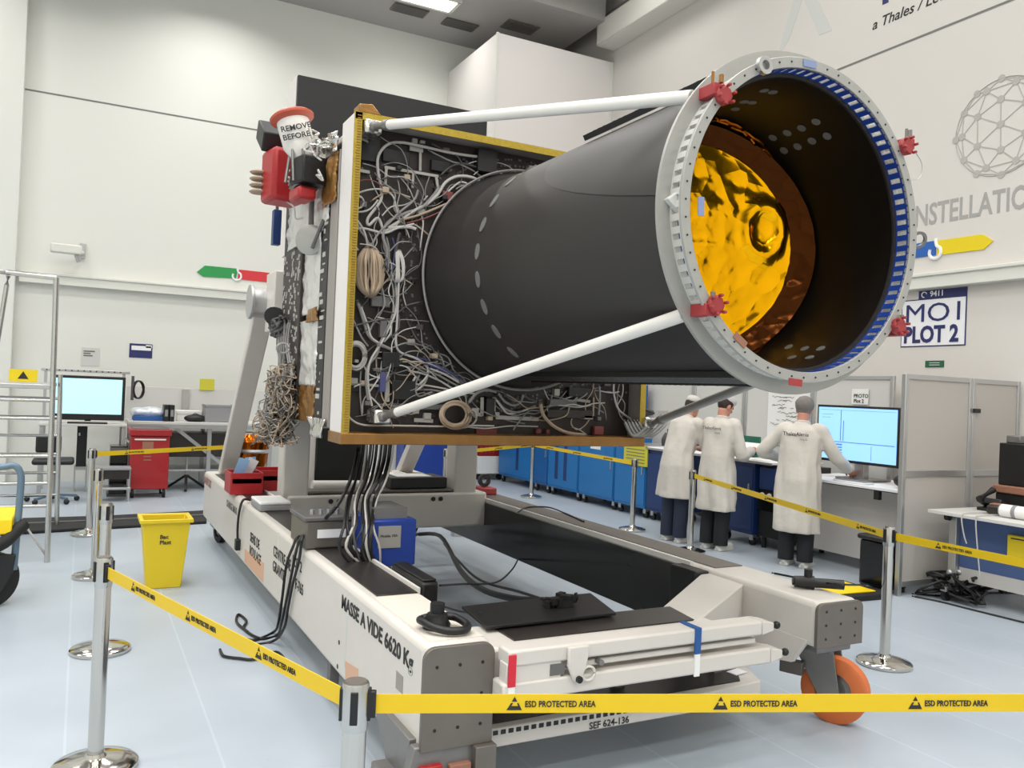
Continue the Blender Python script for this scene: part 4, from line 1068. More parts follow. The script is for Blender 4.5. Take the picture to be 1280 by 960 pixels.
MB().box(p.x - .15, p.x + .16, p.y - .11, p.y + .29, ZT + .17, ZT + .195).build('lid', 'equip_grey', t, .006)
MB().box(p.x - .07, p.x + .10, p.y - .106, p.y - .1, ZT + .07, ZT + .12).build('label_plate', 'sign_white', t)
b = MB()
for k in range(4): b.cyl((p.x - .08 + .05 * k, p.y, ZT + .195), (p.x - .08 + .05 * k, p.y, ZT + .225), .014, n=10)
b.build('glands', 'alu', t)
q = P('y', 4.55, 491, 680)
t = thing('blue_unit', 'blue electrical box with a pale label hanging inside the trolley', 'box', (q.x, 4.6, .5))
MB().box(P('y', 4.55, 464, 680).x, P('y', 4.55, 520, 680).x, 4.55, 4.95, P('y', 4.55, 490, 708).z, P('y', 4.55, 490, 650).z).build('housing', 'blue_box', t, .01)
a, c = P('y', 4.55, 473, 658), P('y', 4.55, 500, 684)
MB().box(a.x, c.x, 4.543, 4.55, c.z, a.z).build('label_plate', 'busbar', t)
text('lettering', 'Mobile 10A', (a.x + .012, 4.543, (a.z + c.z) / 2), (1, 0, 0), YN, .022, 'ink', t)
MB().box(q.x - .1, q.x + .1, 4.6, 4.9, P('y', 4.55, 490, 650).z, P('y', 4.55, 490, 650).z + .06).build('hanger', 'steel_grey', t)
MB().box(BX1, q.x + .05, 4.7, 4.8, .6, .64).build('bracket', 'steel_grey', t)
a, c = P('y', 3.75, 503, 762), P('y', 3.75, 549, 727)
t = thing('black_case', 'black box beside the inner edge of the left trolley beam', 'case', ((a.x + c.x) / 2, 3.9, .4))
MB().box(BX1 + .01, c.x, 3.75, 4.2, a.z, c.z).build('body', 'black', t, .015)
MB().box(BX1 + .02, c.x - .01, 3.76, 4.19, c.z, c.z + .012).build('lid', 'equip_black', t, .005)
t = thing('black_sheet', 'black flat sheet lying on the front crossing of the trolley', 'sheet', (2.3, 3.4, .66))
sp = [P('z', .672, *p_) for p_ in ((577, 761), (657, 752), (738, 744), (770, 769), (608, 787))]
MB().prism(sp, (0, 0, .012)).build('sheet', 'equip_black', t, .002)
b = MB(); cpt = P('z', .684, 700, 757)
for k in range(14): b.cbox(cpt + V((RN.uniform(-.07, .07), RN.uniform(-.04, .04), RN.uniform(0, .04))), (.05, .03, .03), RN.uniform(0, 3))
for k in range(6):
    q = cpt.copy(); ps = [q]
    for i in range(3): q = q + V((RN.uniform(-.06, .06), RN.uniform(-.04, .04), RN.uniform(-.01, .03))); ps.append(q)
    b.tube(ps, .008, 6, k=4)
tag(b.build('plug_cluster', 'cable_black'), 'cluster of black plugs lying on the black sheet', 'plugs')
for pts, r, lb_ in (([(520, 668), (550, 670), (575, 712), (600, 735), (640, 748), (690, 752)], .018, 'thick black cable looping from blue box to the plug cluster'),
                    ([(555, 680), (572, 700), (600, 725), (650, 740), (692, 754)], .008, 'thin black cable beside the thick one inside the trolley'),
                    ([(648, 698), (640, 712), (620, 728), (580, 730), (550, 732)], .006, 'thin black cable curving from dark side panel to the black box'),
                    ([(551, 757), (575, 764), (600, 766)], .006, 'short thin black cable between black box and black sheet')):
    n_ = len(pts)
    tag(MB().tube([P('z', .05 if (i < n_ - 1 and r > .01) else .69, *p_) if 0 else P('z', .3 + (.39 * i / (n_ - 1)), *p_) for i, p_ in enumerate(pts)], r, 8).build('supply_lead', 'cable_black'), lb_, 'cable', 'black cables inside the trolley')
# black screen box at the rear and things on the rear crossing
a, c = P('y', 7.7, 396, 548), P('y', 7.7, 456, 597)
t = thing('black_cabinet', 'black instrument cabinet under the satellite behind the cables', 'cabinet', ((a.x + c.x) / 2 + .3, 8, c.z))
MB().box(a.x, a.x + .50, 7.7, 8.3, .70, a.z + .1).build('body', 'black', t, .01)
MB().box(a.x - .06, a.x, 7.72, 8.3, .70, a.z + .1).build('side_wall', 'white', t, .005)
for x in (a.x, a.x + .44): MB().box(x, x + .06, 7.75, 8.25, .0, .70).build('leg', 'alu', t, .004)
a = P('z', .8, 505, 592)
t = thing('black_tray', 'black tray with a white sheet on the trolley crossing', 'tray', (2.65, 6.85, .8))
MB().box(2.38, 2.9, 6.77, 7.12, .802, .9).build('body', 'black', t, .012)
MB().box(2.46, 2.78, 6.84, 7.08, .9, .904).build('sheet', 'paper', t)
q = P('z', .78, 604, 607); q = P('x', 3.42, 605, 607)
t = thing('red_clamp', 'small red clamp standing on the far trolley beam', 'clamp', (3.42, q.y, ZT))
MB().box(3.36, 3.5, q.y - .12, q.y + .12, ZT + .006, ZT + .07).build('base', 'bracket_red', t, .01)
b = MB(); b.lathe([(.03, -.02), (.06, -.02), (.06, .02), (.03, .02)], (3.42, q.y, ZT + .13), (0, 1, 0), 18, True); b.build('ring', 'equip_black', t)
# cap screws left on the right beam front
q = P('z', ZT, 1022, 737)
t = thing('black_coupling', 'black cable coupling lying on the front end of the right trolley beam', 'coupling', (q.x, q.y, ZT))
d = V((.8, -.6, 0)); c0 = q + V((0, 0, .035))
MB().cyl(c0 - d * .02, c0 + d * .13, .026, n=16).build('barrel', 'black', t)
b = MB(); b.cyl(c0 - d * .12, c0 - d * .02, .03, .036, n=12); b.cyl(c0 - d * .05 + V((0, 0, -.03)), c0 - d * .05 + V((0, 0, .07)), .022, n=12); b.cyl(c0 - d * .13, c0 - d * .1, .02, n=10)
b.build('valve', 'equip_black', t)
tag(MB().tube([P('z', ZT + .012, *p_) for p_ in ((965, 716), (990, 721), (1020, 727), (1060, 731))] + [P('z', .05, 1085, 731)], .006, 6).build('thin_cable', 'cable_black'), 'thin black cable lying across the right trolley beam to the floor', 'cable')
tag(MB().tube([P('z', ZT + .012, *p_) for p_ in ((648, 640), (660, 634), (685, 634), (705, 641), (730, 652))], .006, 6).build('thin_cable', 'cable_black'), 'thin black cable arching on the far trolley beam', 'cable')
# black cables over the outer side of the left beam
def ob(px, py): return P('x', BX0 - .02, px, py)
for i, (pts, fpts) in enumerate((
    ([(372, 672), (366, 684), (358, 706), (353, 745), (348, 778)], [(342, 790), (318, 800), (300, 796), (286, 788), (268, 786)]),
    ([(376, 672), (370, 690), (364, 720), (358, 750), (352, 778)], [(346, 794), (325, 798), (305, 786), (308, 776), (298, 768), (296, 778), (310, 790)]),
    ([(378, 672), (374, 700), (366, 730), (360, 760), (355, 785)], [(340, 802), (300, 806), (280, 795), (258, 784)]))):
    ps = [P('z', ZT + .03, 400, 668), P('z', ZT + .035, 385, 668)] + [ob(*p_) for p_ in pts] + [fl(*p_, .012) for p_ in fpts]
    tag(MB().tube(ps, .009, 7).build('mains_lead', 'cable_black'), ['black cord over the outer trolley side, lying straightest on the floor', 'black cord over the outer trolley side, ending in a small floor loop', 'black cord over the outer trolley side, lying furthest toward the tape'][i], 'cord', 'black cords over the trolley side')
ps = [P('z', ZT + .02, 312, 625), ob(304, 625), ob(299, 640), ob(297, 660), ob(297, 676)]
t = thing('plug_lead', 'short black lead hanging over the trolley side with a plug at its end', 'lead', ps[-1])
MB().tube(ps, .01, 7).build('cord', 'cable_black', t); MB().cbox(ps[-1] + V((0, 0, -.03)), (.04, .07, .09)).build('plug', 'black', t, .008)
ps = [fl(275, 790, .012), fl(274, 810, .012), fl(285, 822, .012), fl(310, 822, .012)]
tag(MB().tube([fl(275, 812, .012), fl(280, 820, .012), fl(300, 823, .012), fl(318, 824, .012), fl(345, 815, .012), fl(357, 826, .012)], .009, 7).build('mains_lead', 'cable_black'), 'loose black cord end on floor under the tape', 'cord')
# kapton canister behind the trolley
q = P('y', 9.0, 316, 566); t = thing('kapton_canister', 'amber foil covered thruster unit standing behind the inclined white leg', 'instrument', (q.x, 9.0, ZT))
MB().lathe([(0, ZT), (.12, ZT), (.15, q.z - .1), (.17, q.z + .12), (.12, q.z + .2), (0, q.z + .2)], (q.x, 9.0, 0), (0, 0, 1), 24).build('foil_body', 'amber', t, ang=20)
MB().lathe([(.155, q.z), (.175, q.z + .02), (.155, q.z + .06)], (q.x, 9.0, 0), (0, 0, 1), 24).build('clamp_band', 'alu', t)
# large black screen panel behind the satellite
YK = 8.6
a, c = P('y', YK, 373, 93), P('y', YK, 609, 150)
t = thing('black_screen', 'tall black panel with white sides standing behind the satellite', 'panel', ((a.x + c.x) / 2, YK, 0))
zt = (a.z + c.z) / 2 + .03
MB().box(a.x, c.x, YK, YK + .05, 3.0, zt).build('black_face', 'black', t)
MB().box(a.x - .012, c.x, YK + .05, YK + .4, 3.0, zt).build('rear_box', 'box_white', t, .005)
for x in (a.x + .1, c.x - .15): MB().box(x, x + .1, YK + .1, YK + .2, 0, 3.0).build('post', 'alu', t, .004)
# ------------------------------------------------------------------ barrier posts and tapes
SH = .90
def make_post():
    t = thing('barrier_post', 'x', 'post', (0, 0, 0), 'chrome barrier posts')
    MB().lathe([(0, 0), (.165, 0), (.17, .006), (.17, .022), (.16, .03), (.10, .045), (.045, .055), (.038, .07), (0, .07)], n=40).build('base', 'chrome', t)
    MB().lathe([(.032, .055), (.032, SH - .12), (.0, SH - .12)], n=28).build('pole', 'chrome', t)
    b = MB(); b.lathe([(0, SH - .125), (.034, SH - .125), (.0355, SH - .115), (.0355, SH - .006), (.033, SH), (0, SH)], n=28)
    hd = b.build('head', 'chrome_soft', t)
    MB().lathe([(0, SH), (.03, SH), (.028, SH + .004), (0, SH + .004)], n=24).build('cap', 'plate_grey', hd)
    b = MB()
    for a in (0, 1.5708, 3.1416, 4.7124):
        d = V((math.cos(a), math.sin(a), 0)); b.cbox(d * .035 + V((0, 0, SH - .058)), (.012, .02, .085), a)
    b.build('belt_slots', 'black', hd, .002)
    return t
proto = make_post()
posts = [((.118, 3.95), 0.2, 'chrome barrier post heading the left row, its base at the bottom picture edge'),
         ((.167, 5.62), .2, 'chrome barrier post right behind the first post of the left row'),
         ((.161, 7.7), .2, 'chrome barrier post level with the yellow bin in the left row'),
         ((.13, 9.75), .2, 'farthest chrome barrier post of the left row, near the black floor cover'),
         ((.674, 2.125), -.38, 'chrome barrier post standing closest in front of the trolley corner'),
         ((4.727, 3.69), 1.5, 'chrome barrier post beside the orange front wheel of the trolley'),
         ((6.005, 7.2), 1.2, 'chrome barrier post in front of the person with folded cap'),
         ((6.213, 8.57), 1.4, 'chrome barrier post before the yellow hazard sheet'),
         ((6.452, 11.65), .6, 'farthest chrome barrier post before the blue cabinets'),
         ((4.25, 10.0), .6, 'chrome barrier post half hidden behind the trolley upright'),
         ((3.3, 1.13), -.38, 'barrier post'), ((4.66, 1.4), 1.5, 'barrier post')]
posts[6] = (posts[6][0], posts[6][1], 'chrome barrier post in front of the middle white coat')
for i, ((x, y), a, lb_) in enumerate(posts):
    if i >= 10: continue
    o = proto if i == 0 else copy_tree(proto)
    o.location = (x, y, 0); o.rotation_euler = (0, 0, a); o['label'] = lb_
ZB = SH - .058
def belt(p0, p1, label, spacing=.5, first=.3, txt=True, w=.05):
    p0, p1 = V((*p0, ZB)), V((*p1, ZB)); d = (p1 - p0); L = d.length; d.normalize()
    if d.dot(RT) < 0: p0, p1, d = p1, p0, -d
    p0 = p0 + d * .04; p1 = p1 - d * .04; L = (p1 - p0).length
    n = d.cross(V((0, 0, 1)))
    t = thing('barrier_tape', label, 'tape', p0, 'yellow barrier tapes')
    MB().bar(p0, p1, .003, w).build('strap', 'yellow_belt', t)
    for q in (p0, p1): MB().cbox(q, (.028, .02, w + .02), math.atan2(d.y, d.x)).build('end_clip', 'black', t, .003)
    if not txt: return
    s = first
    k = 0
    while s < L - .3 and k < 9:
        o_ = p0 + d * s + V((0, 0, -.0085)) + n * .0018
        text('lettering', 'ESD PROTECTED AREA', o_, d, YN, .023, 'ink', t, bold=.0004, off=.0006, sx=.82)
        c0 = p0 + d * (s - .028) + n * .002; z = V((0, 0, 1)); b = MB()
        b.prism([c0 + z * .019, c0 - d * .0075 + z * .006, c0 + d * .0075 + z * .006], n * .0006)
        b.prism([c0 - d * .009 + z * .002, c0 - d * .004 + z * .002, c0 - d * .008 - z * .006, c0 + d * .010 - z * .006, c0 + d * .007 + z * .002, c0 + d * .011 + z * .002, c0 + d * .021 - z * .017, c0 - d * .021 - z * .017], n * .0006)
        b.build('esd_symbol', 'ink', t)
        s += spacing; k += 1
belt(posts[0][0], posts[4][0], 'yellow barrier tape slanting down from left row to the closest post', .52, .33)
belt(posts[4][0], posts[10][0], 'yellow barrier tape crossing in front of the trolley along the bottom', .575, .41)
belt(posts[6][0], posts[5][0], 'yellow barrier tape passing before the white coats toward the wheel side post', .75, .35)
belt(posts[5][0], posts[11][0], 'yellow barrier tape running right past the blue desk', .75, .35)
belt(posts[8][0], posts[7][0], 'yellow barrier tape before the blue cabinets ending at hazard sheet', .9, .5)
belt(posts[9][0], posts[8][0], 'yellow barrier tape farthest away, partly behind the trolley upright', .9, .5)
q = P('z', ZB, 284, 558)
belt(posts[3][0], (q.x + .15, q.y), 'yellow barrier tape across the red tool cart', .9, .4)
# ------------------------------------------------------------------ left side of the hall
t = thing('waste_bin', 'yellow plastic waste bin standing on the floor left of the trolley', 'bin', (.65, 7.25, 0))
x0, x1, xb0, xb1, y0, y1, zt = .47, .825, .52, .775, 7.1, 7.42, .55
ob_ = [(xb0, y0 + .04, 0), (xb1, y0 + .04, 0), (xb1, y1 - .04, 0), (xb0, y1 - .04, 0)]; ot = [(x0, y0, zt), (x1, y0, zt), (x1, y1, zt), (x0, y1, zt)]
it = [(x0 + .012, y0 + .012, zt), (x1 - .012, y0 + .012, zt), (x1 - .012, y1 - .012, zt), (x0 + .012, y1 - .012, zt)]
ib = [(xb0 + .012, y0 + .052, .012), (xb1 - .012, y0 + .052, .012), (xb1 - .012, y1 - .052, .012), (xb0 + .012, y1 - .052, .012)]
b = MB(); fs = [(3, 2, 1, 0)]
for i in range(4):
    j = (i + 1) % 4; fs += [(i, j, 4 + j, 4 + i), (4 + i, 4 + j, 8 + j, 8 + i), (8 + i, 8 + j, 12 + j, 12 + i)]
fs.append((12, 13, 14, 15)); b.add(ob_ + ot + it + ib, fs); b.build('bin_body', 'yellow', t, .01)
b = MB()
for (a0, a1, c0_, c1_) in ((x0 - .02, x1 + .02, y0 - .02, y0 + .004), (x0 - .02, x1 + .02, y1 - .004, y1 + .02), (x0 - .02, x0 + .004, y0, y1), (x1 - .004, x1 + .02, y0, y1)): b.box(a0, a1, c0_, c1_, zt - .025, zt + .004)
b.build('rim', 'yellow', t, .004)
text('lettering', 'Bac\nPlast', (.6, y0 + .012, .40), (1, 0, 0), V((0, -.072, 1)), .045, 'ink', t, bold=.001, off=.004)
b = MB()
for k in range(3): b.cbox((x1 - .028 - .016 * k, 7.2, .42 - .14 * k), (.02, .07, .02))
b.build('side_clips', 'steel_grey', t)
# red tool cart
t = thing('tool_cart', 'red metal tool cart on castors by the far workbench', 'cart', (.88, 12.8, 0))
MB().box(.63, 1.13, 12.5, 13.05, .12, .86).build('cabinet', 'red_cart', t, .015)
MB().box(.61, 1.15, 12.47, 13.08, .86, .95).build('top_tray', 'red_cart', t, .012)
MB().box(.65, 1.11, 12.51, 13.03, .951, .958).build('tray_mat', 'equip_grey', t)
MB().cyl((.6, 12.5, .78), (.6, 13.05, .78), .015, n=10).build('push_handle', 'chrome_soft', t)
MB().box(.78, .92, 12.494, 12.5, .66, .78).build('warning_label', 'tan', t)
b = MB()
for k, z in enumerate((.62, .58, .53)): b.box(.80, .90, 12.495, 12.5, z - .012, z + .006)
b.build('label_lines', 'tan', t); MB().box(.68, 1.08, 12.494, 12.5, .80, .82).build('drawer_grip', 'paper', t)
for x in (.68, 1.08):
    for y in (12.56, 12.98):
        MB().cyl((x - .02, y, .065), (x + .02, y, .065), .065, n=18).build('castor', 'rubber', t)
b = MB()
for x in (.68, 1.08):
    for y in (12.56, 12.98): b.box(x - .03, x + .03, y - .03, y + .03, .08, .12)
b.build('castor_plates', 'alu', t)
# step ladder platform
t = thing('platform_ladder', 'chrome platform step ladder at the left edge of the picture', 'ladder', (-.4, 9.2, 0))
xa = -.235; xl = -1.0
for (x, y, z) in ((xa, 8.41, 2.52), (xl, 8.41, 2.52), (xa + .03, 10.25, 1.66), (xl, 10.25, 1.66)):
    MB().cyl((x + .03 if x > -.5 else x, y, 0), (x, y, z), .024, n=14).build('post', 'chrome_soft', t)
MB().tube([(xl, 8.41, 2.52), (-.62, 8.41, 2.53), (xa, 8.41, 2.52)], .024, 12, smooth=False).build('top_rail', 'chrome_soft', t)
MB().tube([(-.6, 8.41, 2.5), (-.66, 8.42, 1.9), (-.72, 8.42, 1.3)], .02, 10).build('inner_rail', 'chrome_soft', t)
MB().box(xl, xa, 8.41, 10.25, 1.53, 1.57).build('platform', 'alu', t, .005)
for k, z in enumerate((1.43, 1.27, .94, .70, .50)): MB().cyl((xl, 8.41, z), (xa + .02, 8.41, z), .016, n=10).build('rung', 'chrome_soft', t)
for k, z in enumerate((1.40, 1.2, 1.0, .80, .6, .36)): MB().cyl((xl, 10.25, z), (xa + .05, 10.25, z), .016, n=10).build('rung', 'chrome_soft', t)
MB().tube([(xa + .02, 8.41, .06), (xa - .25, 8.6, .45), (xl, 8.62, .46)], .012, 8, smooth=False).build('brace', 'alu', t)
q = P('y', 10.3, 30, 471)
t = thing('warning_card', 'yellow warning card standing on the ladder platform', 'sign', (q.x, 10.2, 1.57))
MB().box(q.x - .13, q.x + .13, 10.15, 10.17, 1.571, 1.70).build('card', 'sign_yellow', t)
MB().prism([(q.x - .05, 10.149, 1.60), (q.x + .05, 10.149, 1.60), (q.x, 10.149, 1.68)], (0, -.003, 0)).build('triangle', 'ink', t)
# hand cart at the left edge
YC = 6.9
t = thing('hand_cart', 'yellow decked hand cart with blue grey pipe handle at the left edge', 'cart', (-.9, YC, 0))
h = [P('y', YC, *p_) for p_ in ((-60, 586), (0, 584), (17, 582), (25, 590), (26, 606), (22, 655), (17, 712))]
MB().tube(h, .024, 12).build('pipe_handle', 'pipe_blue', t)
a = P('y', YC, -60, 648); c = P('y', YC, 16, 660)
MB().box(a.x, c.x, YC - .1, YC + .5, c.z - .03, a.z).build('deck', 'yellow_ramp', t, .01)
b = MB(); b.tube([P('y', YC - .1, -20, 690), P('y', YC - .1, 5, 678), P('y', YC - .05, 20, 664), P('y', YC, 30, 655)], .045, 12); b.build('rubber_bumper', 'rubber', t)
q = P('y', YC - .05, -5, 712); zc = max(q.z, .2)
wheel(t, (q.x - .05, YC, .20), (.5, -.8, 0), .2, .1, 'rubber')
MB().prism([P('y', YC - .06, *p_) for p_ in ((-30, 690), (20, 694), (16, 716), (2, 740), (-30, 740))], (0, .04, 0)).build('wheel_guard', 'black', t, .008)
# floor cable cover
cs_ = [fl(0, 652), fl(130, 648), fl(258, 641), fl(258, 655), fl(130, 662), fl(0, 670)]
t = thing('cable_cover', 'long black cable cover lying across the floor beside the left row', 'cable cover', (-.1, 10.6, 0))
MB().prism([p_ for p_ in cs_], (0, 0, .035)).build('ramp', 'rubber', t, .01)
mid = [(cs_[0] + cs_[5]) / 2, (cs_[1] + cs_[4]) / 2, (cs_[2] + cs_[3]) / 2]
b = MB()
for i in range(2): b.bar(mid[i] + V((0, 0, .04)), mid[i + 1] + V((0, 0, .04)), .06, .016)
b.build('hinge_strip', 'equip_grey', t)
# workbench against the far wall
t = thing('workbench', 'long far workbench with white top right of the red tool cart', 'workbench', (1.6, 13.7, 0))
MB().box(.62, 2.75, 13.2, 14.15, .985, 1.025).build('top', 'partition_light', t, .005)
MB().box(.62, 2.75, 13.19, 13.21, .93, .985).build('front_edge', 'alu', t)
for x in (.68, 1.75, 2.65):
    for y in (13.28, 14.05): MB().box(x - .03, x + .03, y - .03, y + .03, 0, .985).build('leg', 'alu', t, .004)
MB().bar((1.25, 13.3, .95), (2.0, 13.3, .35), .05, .05).build('brace', 'alu', t)
MB().box(.62, 2.75, 14.1, 14.14, 1.025, 1.52).build('back_panel', 'partition_light', t, .004)
MB().box(1.42, 1.52, 14.04, 14.1, 1.025, 1.5).build('back_post', 'vinyl_grey', t, .004)
MB().box(1.2, 2.6, 13.3, 14.0, .5, .85).build('lower_cabinet', 'deck_dark', t, .01)
MB().box(.62, 2.75, 13.3, 14.1, .28, .31).build('lower_shelf', 'alu', t, .004)
a = P('y', 14.09, 258, 480)
tag(MB().box(a.x - .1, a.x + .12, 14.08, 14.1, a.z - .1, a.z + .08).build('yellow_note', 'yellow_sign'), 'yellow note hung on the back panel of the far workbench', 'note')
def onb(px, y=13.5): return P('y', y, px, 520).x
t = thing('storage_crate', 'grey plastic crate standing on the far workbench', 'crate', (onb(271), 13.5, 1.025))
x0, x1 = onb(255), onb(291); b = MB()
for s in (x0, x1): b.box(s - .008, s + .008, 13.35, 13.7, 1.03, 1.28)
for s in (13.35, 13.7): b.box(x0, x1, s - .008, s + .008, 1.03, 1.28)
b.box(x0, x1, 13.35, 13.7, 1.026, 1.04); b.build('crate_shell', 'crate_grey', t, .004)
b = MB(); b.box(x0 - .015, x1 + .015, 13.335, 13.36, 1.26, 1.29); b.box(x0 - .015, x0 + .01, 13.34, 13.71, 1.26, 1.29); b.box(x1 - .01, x1 + .015, 13.34, 13.71, 1.26, 1.29); b.build('rim', 'crate_grey', t)
t = thing('archive_box', 'white box behind a black pouch on the far workbench', 'box', (onb(237), 13.75, 1.025))
MB().box(onb(222), onb(252), 13.6, 13.9, 1.026, 1.17).build('carton', 'paper', t, .004); MB().box(onb(222) - .01, onb(252) + .01, 13.59, 13.91, 1.13, 1.18).build('lid', 'paper', t, .004)
t = thing('pouch', 'black soft pouch on the workbench beside the grey crate', 'bag', (onb(243), 13.4, 1.025))
b = MB(); b.ball((onb(243), 13.4, 1.075), .16, .1, .06); b.build('fabric', 'black', t); MB().tube([(onb(238), 13.38, 1.12), (onb(243), 13.38, 1.15), (onb(248), 13.38, 1.12)], .01, 6).build('strap', 'cable_dark', t)
for i, (px, lb_) in enumerate(((208, 'black upright binder on the workbench beside the covered instrument'), (215, 'black upright binder nearest the white box on the workbench'))):
    t = thing('binder', lb_, 'binder', (onb(px, 13.25), 13.4, 1.025), 'black binders'); x = onb(px, 13.25)
    MB().box(x - .035, x + .033, 13.25, 13.55, .96 if 0 else 1.026, 1.27).build('cover', 'black', t, .004); MB().box(x - .02, x + .02, 13.248, 13.25, 1.1, 1.2).build('spine_label', 'crate_grey', t)
t = thing('covered_instrument', 'blue based instrument under clear crumpled film on the far workbench', 'instrument', (onb(185), 13.5, 1.025))
MB().box(onb(166), onb(203), 13.35, 13.75, 1.026, 1.09).build('base', 'blue_strap', t, .006)
vs = []; b = MB()
for k in range(5): b.ball((onb(172 + 7 * k), 13.55 + RN.uniform(-.05, .05), 1.14), .11, .14, .07 + .03 * RN.random(), 12, 8)
b.build('clear_film', 'clear_film', t, remesh=.02)
# left monitor on its own table with shelf bar
t = thing('monitor_table', 'grey table under the left monitor with perforated shelf bar', 'table', (.05, 13.4, 0))
MB().box(-.5, .60, 13.0, 13.8, .95, .985).build('top', 'partition_light', t, .005)
for x in (-.46, .56):
    for y in (13.05, 13.75): MB().box(x - .025, x + .025, y - .025, y + .025, 0, .95).build('leg', 'alu', t, .004)
for x in (-.46, .56): MB().box(x - .02, x + .02, 13.7, 13.74, .985, 1.74).build('upright', 'alu', t)
MB().box(-.52, .64, 13.68, 13.76, 1.70, 1.74).build('shelf_bar', 'alu', t, .004)
b = MB()
for k in range(13): b.cyl((-.45 + k * .08, 13.678, 1.72), (-.45 + k * .08, 13.682, 1.72), .012, n=8)
b.build('holes', 'cable_dark', t)
t = thing('monitor', 'monitor with pale glowing screen on the left table', 'monitor', (.09, 13.05, .985))
a, c = P('y', 13.02, 65, 468), P('y', 13.02, 155, 526)
MB().box(a.x, c.x, 13.03, 13.08, c.z, a.z).build('case', 'black', t, .01)
MB().box(a.x + .035, c.x - .04, 13.024, 13.03, c.z + .085, a.z - .04).build('screen', 'screen_pale', t)
b = MB(); b.box((a.x + c.x) / 2 - .04, (a.x + c.x) / 2 + .04, 13.08, 13.12, 1.02, 1.3); b.box((a.x + c.x) / 2 - .25, (a.x + c.x) / 2 + .25, 13.0, 13.2, .986, 1.005); b.build('stand', 'black', t, .005)
t = thing('cable_hank', 'black cable hank hung on the bar beside the left monitor', 'cable', P('y', 13.6, 172, 490))
b = MB(); c0 = P('y', 13.6, 172, 487)
for k in range(3): b.tube([c0 + V((.07 * math.cos(u) + .01 * k, -.01 * k, .13 * math.sin(u))) for u in [6.2832 * i / 12 for i in range(12)]], .012, 6, closed=True, k=3)
b.build('coils', 'cable_black', t); MB().box(c0.x - .09, c0.x - .05, 13.58, 13.62, c0.z - .16, c0.z + .2).build('holder', 'cable_dark', t)
# computer towers, chair, small table below
a, c = P('y', 13.3, 97, 530), P('y', 13.3, 107, 590)
t = thing('computer_tower', 'slim black computer tower standing below the left monitor', 'computer', ((a.x + c.x) / 2, 13.4, 0)); MB().box(a.x, c.x, 13.3, 13.7, .36, .93).build('case', 'black', t, .006); MB().box(a.x - .02, c.x + .02, 13.32, 13.68, .31, .359).build('stand', 'alu', t)
MB().box(a.x + .02, a.x + .04, 13.295, 13.3, .8, .84).build('button', 'alu', t)
for x in (a.x - .01, c.x + .01): MB().box(x - .01, x + .01, 13.35, 13.6, 0, .31).build('foot', 'alu', t)
a, c = P('y', 12.7, 138, 562), P('y', 12.7, 158, 602)
t = thing('computer_tower', 'black computer tower left of the red tool cart', 'computer', ((a.x + c.x) / 2, 12.8, 0)); MB().box(a.x, c.x, 12.7, 13.1, .04, .70).build('case', 'black_gloss', t, .008); MB().box(a.x, c.x, 12.69, 12.7, .6, .68).build('drive_bay', 'equip_grey', t)
MB().box(a.x - .02, c.x + .02, 12.72, 13.08, 0, .04).build('foot', 'plate_grey', t)
c0 = V((-.28, 12.3, 0))
t = thing('office_chair', 'black office chair with starred base before the left table', 'chair', c0)
b = MB(); b.box(-.52, -.04, 12.08, 12.54, .5, .57); b.build('seat', 'black', t, .03)
b = MB(); b.box(-.5, -.2, 12.5, 12.56, .62, .86); b.build('backrest', 'equip_black', t, .03)
MB().cyl((-.28, 12.3, .1), (-.28, 12.3, .5), .03, n=12).build('column', 'chrome_soft', t)
for k in range(5):
    a = 6.2832 * k / 5 + .3; e = c0 + V((.3 * math.cos(a), .3 * math.sin(a), .07))
    lg = MB().bar(c0 + V((0, 0, .1)), e, .04, .03).build('leg', 'pipe_blue', t); MB().ball(e + V((0, 0, -.035)), .035, nu=10, nv=8).build('castor', 'black', lg)
t = thing('side_trolley', 'dark low side trolley beside the office chair', 'trolley', (.45, 12.0, 0))
MB().box(.2, .62, 12.2, 12.5, .30, .42).build('drawer_box', 'deck_dark', t, .006); MB().box(.18, .64, 12.18, 12.52, .42, .45).build('top', 'crate_grey', t, .005); MB().box(.18, .64, 12.18, 12.52, .16, .19).build('shelf', 'alu', t, .005)
for x in (.2, .62):
    for y in (12.22, 12.5): MB().cyl((x, y, .0), (x, y, .42), .015, n=10).build('leg', 'alu', t)
t = thing('folded_stand', 'grey tripod foot stand on floor between red cart and trolley', 'stand', (1.5, 12.6, 0))
q = fl(232, 612)
for k in range(3):
    a = 2.1 * k + .4; MB().bar(q + V((0, 0, .22)), q + V((.3 * math.cos(a), .3 * math.sin(a), .02)), .04, .03).build('leg', 'equip_black', t, .004)
MB().cyl(q + V((0, 0, .18)), q + V((0, 0, .85)), .02, n=10).build('column', 'alu', t)
